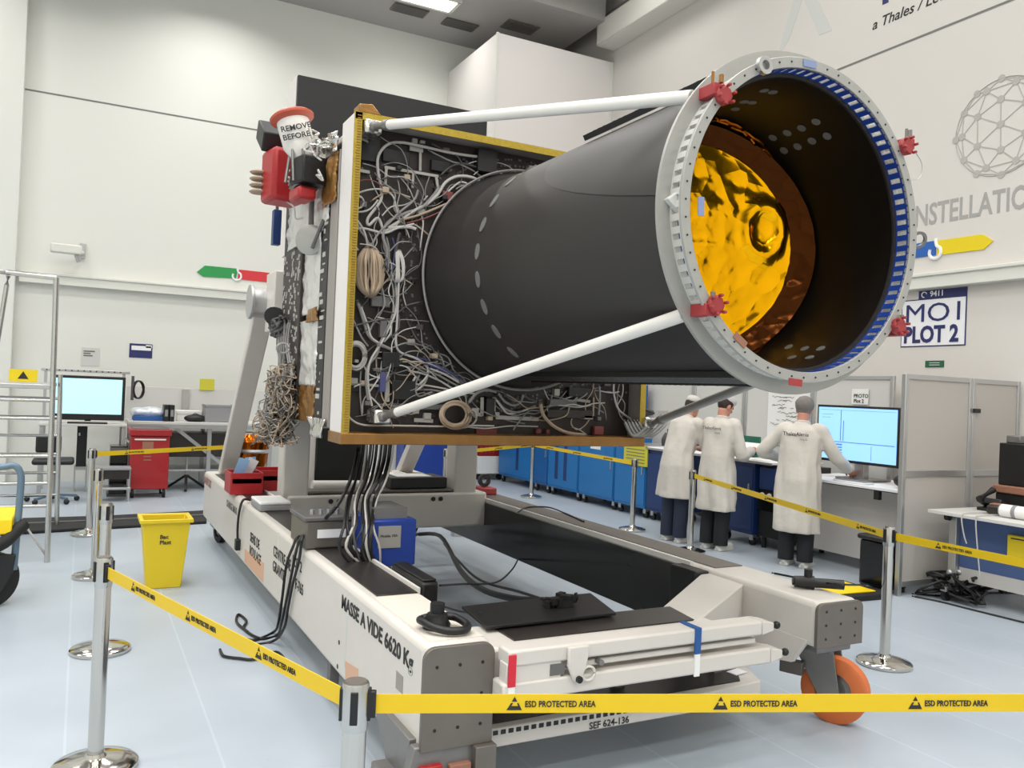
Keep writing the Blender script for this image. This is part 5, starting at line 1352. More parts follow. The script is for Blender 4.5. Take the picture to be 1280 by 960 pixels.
# ------------------------------------------------------------------ right side of the hall: partitions
def frame_panel(name, label, axis, v, a0, a1, z0, z1, mid=None, pm='partition', group=None):
    # upright panel in the plane axis = v, from a0 to a1 along the other axis
    t = thing(name, label, 'partition', (v, (a0 + a1) / 2, 0) if axis == 'x' else ((a0 + a1) / 2, v, 0), group)
    def bx(b, u0, u1, w0, w1, d0, d1):
        if axis == 'x': b.box(v + d0, v + d1, u0, u1, w0, w1)
        else: b.box(u0, u1, v + d0, v + d1, w0, w1)
    b = MB(); bx(b, a0 + .03, a1 - .03, z0 + .05, z1 - .03, -.008, .008); b.build('infill_panel', pm, t)
    for u in (a0, a1 - .045):
        b = MB(); bx(b, u, u + .045, 0, z1, -.022, .022); b.build('post', 'alu', t, .004)
    b = MB(); bx(b, a0 + .045, a1 - .045, z1 - .045, z1, -.02, .02); bx(b, a0 + .045, a1 - .045, z0, z0 + .05, -.02, .02)
    if mid: bx(b, a0 + .045, a1 - .045, mid - .03, mid + .03, -.02, .02)
    b.build('rails', 'alu', t, .003)
    return t
XP = 8.0
ys = [P('x', XP, px, 500).y for px in (1118, 1017, 932, 868, 806)]
zt = 2.03
labs = ['white framed partition panel with a paper sign behind the big screen', 'white framed partition panel with handwritten sheet behind the right white coat', 'white framed partition panel behind the middle white coat', 'white framed partition panel behind the leftmost white coat']
for i in range(4): frame_panel('partition_panel', labs[i], 'x', XP, ys[i] + .003, ys[i + 1] - .003, .1, zt, None, 'partition_light', 'framed partition panels along the wall')
xs = [6.525, P('y', 5.0, 1212, 540).x, 8.22]
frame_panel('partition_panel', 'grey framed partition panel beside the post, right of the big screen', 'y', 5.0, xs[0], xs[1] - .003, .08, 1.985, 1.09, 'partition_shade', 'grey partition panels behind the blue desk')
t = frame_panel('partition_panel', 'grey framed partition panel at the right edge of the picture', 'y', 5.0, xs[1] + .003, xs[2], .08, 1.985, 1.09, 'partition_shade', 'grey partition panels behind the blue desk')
MB().box(xs[1] + .0, xs[1] + .09, 4.955, 4.975, 1.66, 1.70).build('latch', 'black', t)
# papers on the partitions
q0, q1 = P('x', XP - .012, 962, 484), P('x', XP - .012, 1011, 560)
t = thing('handwritten_sheet', 'large white sheet with handwriting pinned to the partition', 'paper', (XP - .01, (q0.y + q1.y) / 2, q1.z))
MB().box(XP - .026, XP - .0205, q1.y, q0.y, q1.z, q0.z).build('sheet', 'paper', t)
b = MB()
for k in range(26):
    y, z = RN.uniform(q1.y + .25, q0.y - .05), q0.z - .06 - .05 * (k // 3) - RN.uniform(0, .02)
    ps = [(XP - .0275, y - i * .025, z + RN.uniform(-.012, .012)) for i in range(RN.randint(3, 9))]; b.tube(ps, .0035, 4, smooth=False)
b.build('handwriting', 'ink_soft', t)
q0, q1 = P('x', XP - .012, 1066, 486), P('x', XP - .012, 1086, 506)
t = thing('paper_sign', 'small paper sign above the big screen', 'paper', (XP - .01, (q0.y + q1.y) / 2, q1.z))
MB().box(XP - .026, XP - .0205, q1.y, q0.y, q1.z, q0.z).build('sheet', 'paper', t)
text('lettering', 'PROTO\nPlot 2', (XP - .026, q0.y - .03, q0.z - .1), XN, YN, .06, 'ink', t, bold=.001)
# ------------------------------------------------------------------ big screen and desk of the right person
XM = 7.2
y0, y1 = 5.545, 6.585; z0, z1 = 1.075, 1.68
t = thing('big_screen', 'large flat screen glowing pale blue in front of the right white coat', 'monitor', (XM, 6.05, 1.0))
MB().box(XM, XM + .06, y0, y1, z0, z1).build('case', 'black', t, .008)
MB().box(XM - .004, XM, y0 + .025, y1 - .025, z0 + .03, z1 - .025).build('screen', 'screen_blue', t)
b = MB(); H_ = z1 - z0
for (a, c, e, f) in ((.02, .98, .33, .345), (.30, .31, .36, .95), (.335, .345, .36, .75), (.18, .185, .05, .32), (.70, .705, .03, .30), (.02, .98, .95, .955), (.25, .33, .27, .30), (.25, .33, .22, .245), (.25, .33, .17, .195), (.25, .33, .12, .145), (.05, .2, .86, .866), (.05, .16, .80, .806)):
    ya = y1 - .025 - (y1 - y0 - .05) * a; yb = y1 - .025 - (y1 - y0 - .05) * c
    b.box(XM - .0055, XM - .004, yb, ya, z0 + .03 + (H_ - .055) * e, z0 + .03 + (H_ - .055) * f)
b.build('window_lines', 'screen_line', t)
b = MB()
for z in (1.15, 1.3, 1.45, 1.55): b.box(XM + .01, XM + .09, y0 - .02, y0, z, z + .05)
b.build('side_ports', 'black', t)
MB().box(XM + .06, XM + .14, 6.0, 6.12, .9, 1.45).build('mount_column', 'alu', t, .006)
MB().box(XM - .05, XM + .3, 5.85, 6.27, .905, .925).build('stand_foot', 'steel_grey', t, .006)
# operator desk
t = thing('operator_desk', 'white operator desk under the big screen', 'desk', (7.3, 5.9, 0))
dx0, dx1, dy0, dy1, dz = 6.88, 7.75, 5.25, 6.75, .90
MB().box(dx0, dx1, dy0, dy1, dz - .03, dz).build('top', 'sign_white', t, .004)
MB().box(dx0 - .004, dx0 + .02, dy0, dy1, dz - .035, dz - .028).build('edge_band', 'black', t)
MB().box(dx0 + .02, dx1, dy0 + .02, dy0 + .05, .10, dz - .03).build('end_panel', 'partition', t, .004)
MB().box(dx0 + .25, dx0 + .28, dy0 + .05, dy1 - .05, .12, dz - .03).build('front_panel', 'partition', t)
MB().box(dx0, dx0 + .04, dy0 + .25, dy0 + .31, dz - .12, dz - .03).build('cable_clip', 'black', t)
for y in (dy0 + .06, dy1 - .06):
    MB().box(dx0 + .03, dx1 - .03, y - .03, y + .03, .07, .11).build('foot_rail', 'alu', t, .004)
    for x in (dx0 + .06, dx1 - .06): MB().cyl((x, y - .015, .035), (x, y + .015, .035), .035, n=14).build('castor', 'black', t)
q = P('z', dz, 1110, 605)
t = thing('headset', 'black headset box at the near end of the operator desk', 'headset', (7.05, 5.36, dz))
b = MB(); b.ball((7.12, 5.42, dz + .07), .09, .09, .065); b.build('shell', 'black', t)
MB().tube([(7.1, 5.34, dz + .05), (7.05, 5.30, dz + .02), (6.98, 5.34, dz + .012)], .01, 6).build('lead', 'cable_black', t)
t = thing('keyboard', 'white keyboard under the hand of the right white coat', 'keyboard', (7.0, 5.9, dz))
MB().box(6.92, 7.06, 5.7, 6.1, dz + .002, dz + .018).build('case', 'paper', t, .004)
b = MB()
for i in range(4):
    for j in range(12): b.box(6.93 + i * .032, 6.955 + i * .032, 5.715 + j * .0315, 5.74 + j * .0315, dz + .018, dz + .024)
b.build('keys', 'crate_grey', t)
t = thing('black_bin', 'black lidded bin standing before the operator desk', 'bin', (6.72, 5.33, 0))
c = fl(1096, 702); x, y = 6.62, 5.22
b = MB(); b.prism([(x - .13, y - .16, .03), (x + .13, y - .16, .03), (x + .13, y + .16, .03), (x - .13, y + .16, .03)], (0, 0, .42)); b.build('body', 'black_gloss', t, .02)
MB().box(x - .15, x + .15, y - .18, y + .18, .45, .50).build('lid', 'black', t, .02)
for sx in (-.1, .1):
    for sy in (-.13, .13): MB().cyl((x + sx, y + sy, 0), (x + sx, y + sy, .03), .025, n=10).build('foot', 'equip_black', t)
b = MB()
q = P('x', 7.0, 1100, 640)
for k in range(5): b.tube([(7.02, 5.22, .86), (6.98 + RN.uniform(-.04, .04), 5.2, .75), (7.0 + RN.uniform(-.04, .06), 5.18, .6), (7.05, 5.2, .5)], .009, 6)
tag(b.build('hanging_leads', 'cable_dark'), 'bundle of grey leads hanging from the near end of the operator desk', 'cable')
# ------------------------------------------------------------------ bench with cabinets and instruments
XB = 6.98
t = thing('worktop', 'white bench top on the blue pedestals before the white coats', 'worktop', (7.35, 8.2, 1.0))
MB().box(XB - .03, 7.75, 6.98, 9.35, .97, 1.0).build('slab', 'sign_white', t, .004)
MB().box(XB - .035, XB - .03, 6.98, 9.35, .965, .99).build('edge_band', 'alu', t)
def pedestal(y0, y1, m, label, z1=.968, name='pedestal_cabinet', rack=False, slots=0, casters=True, group='blue cabinets', doors=1, note=False):
    t = thing(name, label, 'cabinet', (7.3, (y0 + y1) / 2, 0), group)
    MB().box(XB, 7.65, y0, y1, .13, z1).build('body', m, t, .008)
    n = doors
    for k in range(n):
        a, c = y0 + (y1 - y0) * k / n + .012, y0 + (y1 - y0) * (k + 1) / n - .012
        d = MB().box(XB - .014, XB, a, c, .17, z1 - .06).build('door', m, t, .005)
        if not slots: MB().box(XB - .03, XB - .014, a + .04, a + .06, .6, .72).build('handle', 'alu', d)
        for s in range(slots):
            MB().box(XB - .017, XB - .0135, a + (c - a) * (.35 + .3 * s), a + (c - a) * (.35 + .3 * s) + .1, .28, z1 - .16).build('recessed_grip', 'blue_dark', d, .004)
    MB().box(XB - .01, 7.66, y0 - .004, y1 + .004, z1, z1 + .0 + .018 if z1 > 1 else z1 + .001).build('rim', 'alu', t)
    if note: MB().box(XB - .017, XB - .0145, (y0 + y1) / 2 - .12, (y0 + y1) / 2 + .16, z1 - .2, z1 - .07).build('label_card', 'paper', t)
    for x in (XB + .08, 7.55):
        for y in (y0 + .07, y1 - .07):
            if casters:
                w_ = MB().cyl((x - .018, y, .05), (x + .018, y, .05), .05, n=16).build('castor', 'rubber', t)
                MB().box(x - .03, x + .03, y - .03, y + .03, .06, .13).build('fork', 'alu', w_)
            else: MB().box(x - .03, x + .03, y - .03, y + .03, 0, .13).build('foot', 'alu', t)
    return t
pedestal(8.95, 9.33, 'blue_dark', 'dark blue pedestal cabinet under the bench end left of the white coats')
pedestal(7.28, 7.85, 'blue_dark', 'dark blue pedestal cabinet under the bench behind the middle white coat')
t = thing('instrument_rack', 'open bench rack with black instruments right of the middle white coat', 'rack', (7.3, 7.1, 0))
MB().box(7.03, 7.6, 6.72, 7.24, .13, .965).build('shell', 'equip_black', t, .006)
MB().box(7.0, 7.03, 6.74, 7.22, .68, .93).build('blue_module', 'blue_dark', t, .006)
MB().box(6.99, 7.03, 6.74, 7.22, .43, .64).build('black_module', 'black_gloss', t, .006)
b = MB()
for k in range(4): b.cyl((6.98, 6.82 + .11 * k, .61), (6.99, 6.82 + .11 * k, .61), .035, n=12)
b.build('white_knobs', 'paper', t)
for x in (7.08, 7.55):
    for y in (6.77, 7.19): MB().cyl((x, y, 0), (x, y, .13), .03, n=10).build('foot', 'equip_black', t)
pedestal(9.36, 10.10, 'blue', 'bright blue mobile cabinet carrying the yellow hazard sheet', 1.0)
pedestal(10.13, 11.08, 'blue', 'bright blue mobile cabinet second after the hazard sheet', 1.06, note=True)
pedestal(11.11, 12.05, 'blue', 'bright blue mobile cabinet with two tall dark grips near middle of row', 1.06, slots=2)
pedestal(12.07, 12.62, 'blue_mid', 'narrow deeper blue mobile cabinet with a white card', 1.06, note=True)
pedestal(12.66, 13.9, 'blue', 'bright blue mobile cabinet at the far end with dark grip', 1.06, slots=1)
a, c = P('x', XB - .05, 779, 554), P('x', XB - .05, 807, 584)
t = thing('hazard_sheet', 'yellow hazard sheet hanging on the blue cabinet front', 'sign', (XB - .05, (a.y + c.y) / 2, c.z))
MB().box(XB - .03, XB - .0135, c.y, a.y, c.z, a.z).build('sheet', 'yellow_sign', t)
b = MB()
for k in range(5): b.box(XB - .033, XB - .03, c.y + .06, a.y - .06, a.z - .06 - .045 * k - .012, a.z - .06 - .045 * k)
b.build('text_lines', 'ink_soft', t)
# things on the bench
t = thing('green_folder', 'dark green folder standing open on the bench with papers', 'folder', (7.45, 7.3, 1.0))
q0, q1 = P('x', 7.42, 926, 544), P('x', 7.42, 949, 574)
MB().box(7.42, 7.44, q1.y, q0.y, 1.001, q0.z).build('back_cover', 'green_folder', t, .004); MB().box(7.3, 7.42, q1.y, q0.y, 1.001, 1.02).build('front_cover', 'green_folder', t, .004)
mx = Matrix.Rotation(-.7, 3, 'Y'); q = P('x', 7.25, 931, 560)
tag(MB().cbox((7.24, q.y - .02, 1.09), (.26, .32, .004), mx=mx).build('paper_sheet', 'paper'), 'white paper sheet propped in front of the green folder', 'paper')
tag(MB().box(7.0, 7.2, 7.15, 7.6, 1.001, 1.006).build('paper_sheet', 'paper'), 'white paper lying flat on the bench edge by the reading person', 'paper')
t = thing('bench_scope', 'dark bench instrument with wires standing on the bench end', 'instrument', (7.3, 9.1, 1.0))
MB().box(7.15, 7.55, 8.75, 9.15, 1.001, 1.26).build('case', 'equip_black', t, .01)
b = MB()
for k in range(12): b.tube([(7.12, 8.75 + .035 * k, 1.2), (7.05, 8.73 + .035 * k, 1.12), (7.08, 8.76 + .035 * k, 1.03)], .012, 6)
b.build('wires', 'cable_dark', t)
for k in range(3): MB().ball((7.2 + .1 * k, 8.8 + .12 * k, 1.29), .04).build('knob', 'alu', t)
q = P('x', 7.9, 806, 490)
t = thing('blue_banner', 'blue upright banner beside the right edge of satellite', 'banner', (7.85, q.y, 0))
MB().box(7.84, 7.87, q.y - .12, q.y + .22, .3, P('x', 7.85, 806, 480).z - .02).build('cloth', 'blue_strap', t); MB().cyl((7.88, q.y, 0), (7.88, q.y, 1.9), .015, n=8).build('pole', 'alu', t)
# far things behind the row
q = P('x', 6.9, 613, 600)
t = thing('red_trolley', 'red and white striped parts trolley at the far end beyond trolley upright', 'trolley', (6.9, 14.0, 0))
YQ = 14.05
a, c = P('y', YQ, 600, 556), P('y', YQ, 627, 612)
MB().box(a.x, c.x, YQ, YQ + .4, .45, 1.0).build('red_bin', 'red_cart', t, .01); MB().box(a.x - .03, c.x + .03, YQ - .01, YQ + .4, .12, .45).build('base_box', 'paper', t, .01)
b = MB()
for k in range(6): b.box(a.x + .03 + k * (c.x - a.x) / 6, a.x + .06 + k * (c.x - a.x) / 6, YQ - .012, YQ, .5, .97)
b.build('stripes', 'bracket_red', t)
for x in (a.x + .03, c.x - .03): MB().cyl((x, YQ + .05, .06), (x, YQ + .09, .06), .06, n=14).build('castor', 'rubber', t)
a, c = P('y', 14.1, 505, 556), P('y', 14.1, 545, 600)
pd = thing('blue_locker', 'deep blue locker against the far wall behind satellite legs', 'locker', ((a.x + c.x) / 2, 14.2, 0)); MB().box(a.x, c.x + .6, 14.1, 14.5, .0, 1.25).build('body', 'blue_box', pd, .01); MB().box(a.x + .03, c.x + .57, 14.085, 14.1, .06, 1.2).build('door', 'blue_box', pd, .006)
# ------------------------------------------------------------------ blue desk on the right
t = thing('blue_desk', 'white topped desk with blue front panel at the right edge', 'desk', (7.2, 3.9, 0))
DZ = .79
MB().box(6.72, 7.75, 2.6, 4.86, DZ - .03, DZ).build('top', 'partition_light', t, .004)
MB().box(6.95, 6.97, 2.7, 4.70, .30, DZ - .04).build('front_panel', 'blue_desk', t)
MB().box(6.95, 6.97, 2.7, 4.70, .18, .298).build('kick_panel', 'partition', t)
for y in (4.74, 2.66):
    MB().box(6.9, 6.97, y - .035, y + .035, .1, DZ - .03).build('leg', 'alu', t, .005); MB().box(7.6, 7.66, y - .03, y + .03, .1, DZ - .03).build('leg', 'alu', t, .005)
    MB().box(6.8, 7.7, y - .03, y + .03, .08, .12).build('foot_rail', 'alu', t, .005)
    for x in (6.84, 7.66):
        MB().cyl((x, y - .02, .045), (x, y + .02, .045), .045, n=16).build('castor', 'black', t)
MB().cyl((6.86, 4.74, DZ - .06), (6.86, 4.78, DZ - .06), .03, n=12).build('clamp_knob', 'black', t)
a = P('x', 6.93, 1262, 668); c = P('x', 6.93, 1290, 700)
t = thing('yellow_holder', 'yellow box hanging on the blue desk front', 'box', (6.93, (a.y + c.y) / 2, c.z))
MB().box(6.90, 6.949, c.y, a.y, c.z, a.z).build('box_shell', 'yellow', t, .006); MB().box(6.898, 6.90, c.y + .02, a.y - .03, a.z - .03, a.z - .02).build('slot', 'ink', t)
q = P('z', DZ + .05, 1240, 637)
def dk(px, py, z=DZ): return P('z', z, px, py)
a = P('x', 6.95, 1250, 640); c = P('x', 6.95, 1290, 644)
t = thing('white_roll', 'white rolled paper tube lying on the blue desk', 'roll', (7.0, a.y, DZ))
MB().cyl((6.98, a.y, DZ + .055), (7.0, a.y - .6, DZ + .055), .055, n=20).build('roll_body', 'paper', t); MB().cyl((6.98, a.y + .012, DZ + .055), (6.98, a.y, DZ + .055), .046, n=20).build('core', 'crate_grey', t)
MB().cyl((6.981, a.y - .1, DZ + .055), (6.982, a.y - .13, DZ + .055), .058, n=20).build('band', 'crate_grey', t)
q = P('x', 7.2, 1222, 626)
t = thing('desk_phone', 'black desk phone at the far corner of the blue desk', 'phone', (7.3, q.y, DZ))
mx = Matrix.Rotation(.4, 3, 'Y'); MB().cbox((7.3, 4.62, DZ + .06), (.2, .22, .05), mx=mx).build('base', 'black', t, .01); MB().box(7.2, 7.4, 4.52, 4.72, DZ + .001, DZ + .03).build('foot', 'black', t)
b = MB(); b.tube([(7.18, 4.69, DZ + .10), (7.28, 4.69, DZ + .14), (7.38, 4.69, DZ + .18)], [.03, .018, .03], 10); b.build('handset', 'equip_black', t)
t = thing('tool_pouch', 'brown tool pouch beside the white roll on the blue desk', 'pouch', (7.1, 4.4, DZ))
MB().cbox((7.08, 4.42, DZ + .045), (.14, .2, .08), .2).build('pouch_body', 'deck_dark', t, .02); MB().cbox((7.08, 4.42, DZ + .09), (.1, .16, .012), .2).build('flap', 'tan', t, .004)
for i, (px, lb_) in enumerate(((1222, 'grey lead hanging down the blue desk front'), (1240, 'grey lead hanging lowest at the blue desk front'))):
    q = P('x', 6.93, px, 655)
    tag(MB().tube([(7.05, q.y, DZ + .008), (6.76, q.y, DZ + .01), (6.71, q.y, DZ - .03), (6.72, q.y - .02, .5 if i else .62), (6.73, q.y - .04, .3 if i else .55)], .006, 6).build('desk_lead', 'cable_light'), lb_, 'cable', 'grey leads on the blue desk')
a = P('x', 7.6, 1270, 548)
t = thing('black_speaker', 'black upright unit on a red box behind the blue desk', 'speaker', (7.6, a.y, DZ))
MB().box(7.45, 7.7, a.y - .3, a.y + .06, 1.02, 1.40).build('case', 'black', t, .01); MB().box(7.5, 7.62, a.y - .1, a.y + .03, 1.40, 1.47).build('top_unit', 'steel_grey', t, .01)
t = thing('red_crate', 'red brown box under the black unit on the blue desk', 'box', (7.6, a.y, DZ))
MB().box(7.4, 7.72, a.y - .4, a.y + .08, .95, 1.018).build('lid', 'tan', t, .01); MB().box(7.42, 7.7, a.y - .38, a.y + .06, DZ + .001, .95).build('body', 'equip_black', t, .01)
# heap of black leads below the desk end and floor ramp
q = fl(1165, 738)
b = MB(); 
for k in range(15):
    c0 = V((6.95, 4.98 - .3, .05)) + V((RN.uniform(-.2, .15), RN.uniform(-.1, .25), 0)); ps = []
    for i in range(7): ps.append(V((c0.x + RN.uniform(-.18, .18), min(4.93, c0.y + RN.uniform(-.18, .18)), .03 + RN.uniform(0, .2))))
    b.tube(ps, .013, 6, k=4)
t = thing('lead_heap', 'heap of black leads on floor by the blue desk leg', 'cables', (6.95, 4.75, 0))
b.build('leads', 'cable_black', t)
for k in range(2): MB().ball((6.86 + .1 * k, 4.72 - .02 * k, .25), .03).build('connector', 'alu', t)
rp = [fl(1040, 745), fl(1042, 734), fl(1105, 731), fl(1118, 742)]
t = thing('floor_ramp', 'yellow topped black cable ramp on the floor behind the orange wheel', 'cable ramp', fl(1085, 745))
e0, e1 = fl(1030, 757), fl(1140, 747)
R0, R1 = fl(1020, 757), fl(1112, 749); dd = (R1 - R0).normalized(); nn = V((-dd.y, dd.x, 0))
if nn.dot(EYE - R0) > 0: nn = -nn
LL = (R1 - R0).length
MB().prism([R0, R1, R1 + nn * .5, R0 + nn * .5], (0, 0, .05)).build('base', 'rubber', t, .01)
MB().prism([R0 + nn * .08 + V((0, 0, .05)), R1 - dd * .08 + nn * .08 + V((0, 0, .05)), R1 - dd * .08 + nn * .44 + V((0, 0, .05)), R0 + nn * .44 + V((0, 0, .05))], (0, 0, .012)).build('lid', 'yellow_ramp', t, .004)
MB().prism([R1, R1 + dd * .14 + nn * .1, R1 + dd * .14 + nn * .3, R1 + nn * .45], (0, 0, .03)).build('end_piece', 'rubber', t, .01)
for i, (pts, lb_) in enumerate((([(1140, 745), (1175, 752), (1215, 762), (1280, 778)], 'thin dark floor cable running toward the right edge nearest the camera'), ([(1140, 742), (1190, 745), (1240, 741), (1290, 742)], 'thin dark floor cable under the blue desk'))):
    tag(MB().tube([fl(*p_, .008) for p_ in pts], .008, 6).build('floor_cable', 'cable_black'), lb_, 'cable', 'floor cables by the blue desk')
# ------------------------------------------------------------------ people
def sstep(a, b_, x):
    t = max(0, min(1, (x - a) / (b_ - a))); return t * t * (3 - 2 * t)
def person(label, loc, face, lean, hem, Lh, Rh, Le, Re, hat, hatm, trous, head_turn=0, head_dip=0, back=None):
    root = bpy.data.objects.new('person', None); COL.objects.link(root); ORG[root.name] = V((0, 0, 0)); tag(root, label, 'person')
    def lean_pt(p):
        p = V(p); k = sstep(.85, 1.15, p.z)
        if k == 0: return p
        a = -lean * k; q = p - V((0, 0, .95)); return V((q.x, q.y * math.cos(a) - q.z * math.sin(a), q.y * math.sin(a) + q.z * math.cos(a))) + V((0, 0, .95))
    hc = lean_pt((0, .035, 1.615)); hm = Matrix.Rotation(head_turn, 3, 'Z') @ Matrix.Rotation(-head_dip - lean * .5, 3, 'X')
    def hp(x, y, z): return hc + hm @ V((x, y, z))
    shL, shR = lean_pt((-.185, 0, 1.41)), lean_pt((.185, 0, 1.41))
    Le, Re, Lh, Rh = V(Le), V(Re), V(Lh), V(Rh)
    # body
    b = MB()
    rings = [(.82, .12, .09), (.92, .165, .115), (1.05, .15, .105), (1.2, .165, .11), (1.34, .185, .11), (1.42, .15, .085), (1.47, .07, .06), (1.52, .056, .056), (1.58, .055, .055)]
    vs = []; N = 20
    for z, rx, ry in rings:
        for j in range(N):
            a = 6.28319 * j / N; vs.append(lean_pt((rx * math.cos(a), ry * math.sin(a), z)))
    m = len(rings); fs = [tuple(range(N))[::-1], tuple(range((m - 1) * N, m * N))]
    for i in range(m - 1):
        for j in range(N): fs.append((i * N + j, i * N + (j + 1) % N, (i + 1) * N + (j + 1) % N, (i + 1) * N + j))
    b.add(vs, fs)
    for s, sh, el, ha in ((-1, shL, Le, Lh), (1, shR, Re, Rh)):
        b.tube([sh, (sh + el) / 2, el, (el + ha) / 2, ha], [.055, .05, .042, .038, .027], 12)
    for s in (-1, 1):
        b.tube([(.085 * s, 0, .90), (.09 * s, .015, .68), (.092 * s, .01, .48), (.095 * s, -.01, .28), (.097 * s, -.015, .09)], [.085, .075, .055, .05, .038], 12)
        b.ball((.1 * s, .045, .045), .042, .12, .04)
    b.ball(hp(0, 0, .02), .074, .09, .105, 20, 14, hm); b.ball(hp(0, .03, -.055), .055, .06, .06, 16, 10, hm)
    b.ball(hp(0, .095, -.01), .013, .022, .022, 10, 8, hm); b.ball(hp(0, .084, -.06), .026, .012, .008, 10, 8, hm)
    for s in (-1, 1): b.ball(hp(.075 * s, -.005, .0), .012, .022, .034, 10, 8, hm); b.ball(hp(.03 * s, .08, .03), .018, .012, .008, 8, 6, hm)
    # hands with five separate fingers
    for s, el, ha in ((-1, Le, Lh), (1, Re, Rh)):
        d = (ha - el).normalized(); sd = d.cross(V((0, 0, 1)))
        sd = sd.normalized() if sd.length > .1 else V((1, 0, 0)); up = sd.cross(d)
        b.tube([ha - d * .01, ha + d * .04, ha + d * .085], [.026, .036, .034], 10)
        for k, (o, ln) in enumerate(((-.028, .06), (-.010, .078), (.010, .082), (.028, .072))):
            r_ = ha + d * .08 + sd * o
            b.tube([r_, r_ + d * ln * .5 + sd * o * .2 - up * .008, r_ + d * ln * .85 + sd * o * .3 - up * .03], [.0095, .0088, .0075], 8)
        o = s * -.03 * (1 if sd.dot(V((1, 0, 0))) >= 0 else -1)
        r_ = ha + d * .03 + sd * o
        b.tube([r_, r_ + d * .035 + sd * o * .9 - up * .01, r_ + d * .07 + sd * o * 1.0 - up * .02], [.013, .011, .009], 8)
    body = b.build('body', 'skin', root, remesh=.0065)
    b = MB()
    for s in (-1, 1): b.ball(hp(.03 * s, .083, .018), .009, .006, .007, 10, 8, hm)
    b.build('eyes', 'ink', root)
    # lab coat
    b = MB()
    rings = [(1.485, .075, .07), (1.46, .10, .082), (1.43, .17, .10), (1.40, .208, .115), (1.33, .22, .13), (1.2, .208, .138), (1.05, .205, .145), (.9, .222, .155), (.75, .232, .165), (.6, .238, .172), (hem + .05, .244, .176), (hem, .246, .177)]
    vs = []; N = 44; ph = RN.uniform(0, 6)
    for z, rx, ry in rings:
        f = sstep(1.25, hem, z) if False else max(0, (1.3 - z)) / .9
        for j in range(N):
            a = 6.28319 * j / N
            k = 1 + f * (.045 * math.sin(5 * a + ph) + .04 * math.sin(9 * a + ph * 2 + z * 3)) + .13 * noise.noise(V((math.cos(a) * 1.6 + ph, math.sin(a) * 1.6, z * 2.2))) + .07 * noise.noise(V((math.cos(a) * 4 + ph, math.sin(a) * 4, z * 5)))
            vs.append(lean_pt((rx * k * math.cos(a), ry * k * math.sin(a) - .008, z)))
    m = len(rings); fs = [tuple(range(N)), tuple(range((m - 1) * N, m * N))[::-1]]
    for i in range(m - 1):
        for j in range(N): fs.append((i * N + j, (i + 1) * N + j, (i + 1) * N + (j + 1) % N, i * N + (j + 1) % N))
    b.add(vs, fs)
    for sh, el, ha in ((shL, Le, Lh), (shR, Re, Rh)):
        inn = sh + V((-.06 if sh.x > 0 else .06, 0, 0)); d = (ha - el)
        cf = el + d * .9
        b.tube([inn, sh, sh * .62 + el * .38 + V((0, 0, .0)), el, el * .5 + cf * .5, cf], [.07, .074, .072, .068, .062, .056], 16)
        for q_, r_ in ((.30, .076), (.62, .07)):
            c_ = el + (cf - el) * q_; b.lathe([(r_ - .02, -.012), (r_ - .006, 0), (r_ - .02, .012)], c_, d, 16, False)
    b.v = [p + V((noise.noise(p * 9 + V((ph, 0, 0))), noise.noise(p * 9 + V((0, ph, 3))), 0)) * .012 for p in b.v]
    coat = b.build('lab_coat', 'coat', root, remesh=.011)
    MB().lathe([(.066, -.02), (.082, -.03), (.08, .01), (.06, .02)], lean_pt((0, .005, 1.485)), lean_pt((0, .01, 1.6)) - lean_pt((0, 0, 1.48)), 24, True).build('collar', 'coat', root)
    # back seam / belt and print
    if back:
        o_ = lean_pt((0, -.135, 1.30)); 
        up = (lean_pt((0, -.13, 1.36)) - lean_pt((0, -.13, 1.26))).normalized()
        text('lettering', back, lean_pt((-.14, -.141, 1.335)), (1, 0, 0), up, .052, 'ink_soft' if head_dip > .2 else 'ink', coat, bold=.0008, off=.012, sx=1.0)
        text('lettering', 'ITALIA', lean_pt((.04, -.142, 1.29)), (1, 0, 0), up, .026, 'ink_soft', coat, off=.012)
    b = MB()
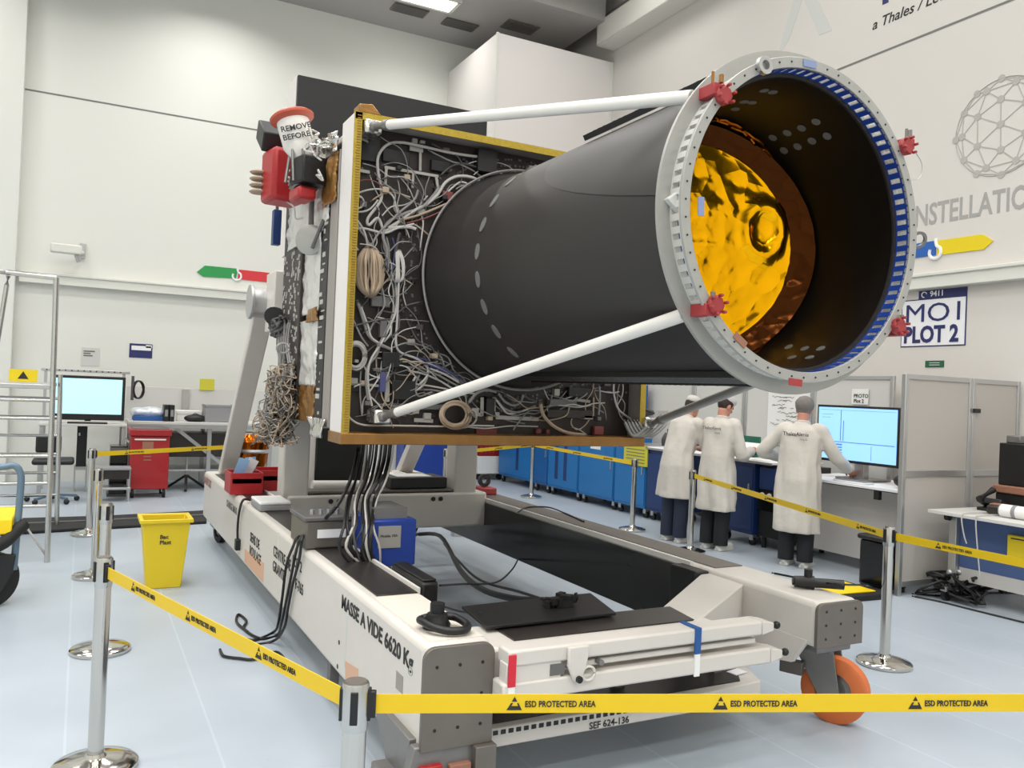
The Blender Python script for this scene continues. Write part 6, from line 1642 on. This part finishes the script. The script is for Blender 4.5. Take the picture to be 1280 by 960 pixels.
    for s in (-1, 1):
        b.tube([(.085 * s, 0, .88), (.092 * s, .012, .62), (.094 * s, .008, .42), (.097 * s, -.012, .22), (.099 * s, -.015, .065)], [.10, .098, .088, .082, .08], 16)
    b.build('trousers', trous, root)
    for s in (-1, 1):
        b = MB(); b.ball((.1 * s, .05, .05), .052, .145, .052, 16, 10); b.box(.1 * s - .045, .1 * s + .045, -.075, .175, .0, .025); b.build('shoe', 'shoe', root, remesh=.01)
    # hair and cap
    b = MB(); b.ball(hp(0, -.012, .038), .084, .098, .105, 24, 14, hm)
    vv = b.v; keep = []
    b.v = [p if (hm.inverted() @ (p - hc)).y < .05 or (hm.inverted() @ (p - hc)).z > .07 else hc + hm @ V(((hm.inverted() @ (p - hc)).x * .8, .03, (hm.inverted() @ (p - hc)).z)) for p in vv]
    b.build('hair', 'hair' if hat != 'full' else 'hair_grey', root)
    b = MB()
    if hat == 'full': b.ball(hp(0, -.018, .055), .096, .112, .098, 28, 16, hm)
    else: b.ball(hp(0, -.005, .085), .09, .106, .066, 28, 14, hm)
    b.v = [p + V((noise.noise(p * 22), noise.noise(p * 22 + V((5, 0, 0))), noise.noise(p * 22 + V((0, 7, 0))))) * .006 for p in b.v]
    b.build('cap', hatm, root)
    root.location = loc; root.rotation_euler = (0, 0, face)
    return root
FX = -math.pi / 2                      # facing +x
person('person in white lab coat half hidden behind colleague, bent over the bench', (6.26, 7.80, 0), FX + .15, .30, .52, (-.16, .52, 1.08), (.16, .5, 1.06), (-.24, .22, 1.12), (.27, .2, 1.1), 'top', 'cap', 'jeans', 0, .15)
person('person in white lab coat with pale cap reading papers at the bench', (6.40, 7.26, 0), FX + .16, .10, .45, (-.12, .40, 1.14), (.16, .40, 1.12), (-.26, .14, 1.12), (.27, .08, 1.08), 'top', 'cap', 'trousers', -.25, .45, 'ThalesAlenia')
person('person in white lab coat with grey hair net working at the big screen', (6.62, 6.27, 0), FX + .42, .10, .36, (-.30, .30, 1.08), (.38, .42, 1.00), (-.40, .02, 1.16), (.34, .12, 1.14), 'full', 'hair_grey', 'trousers', .1, .15, 'ThalesAlenia')
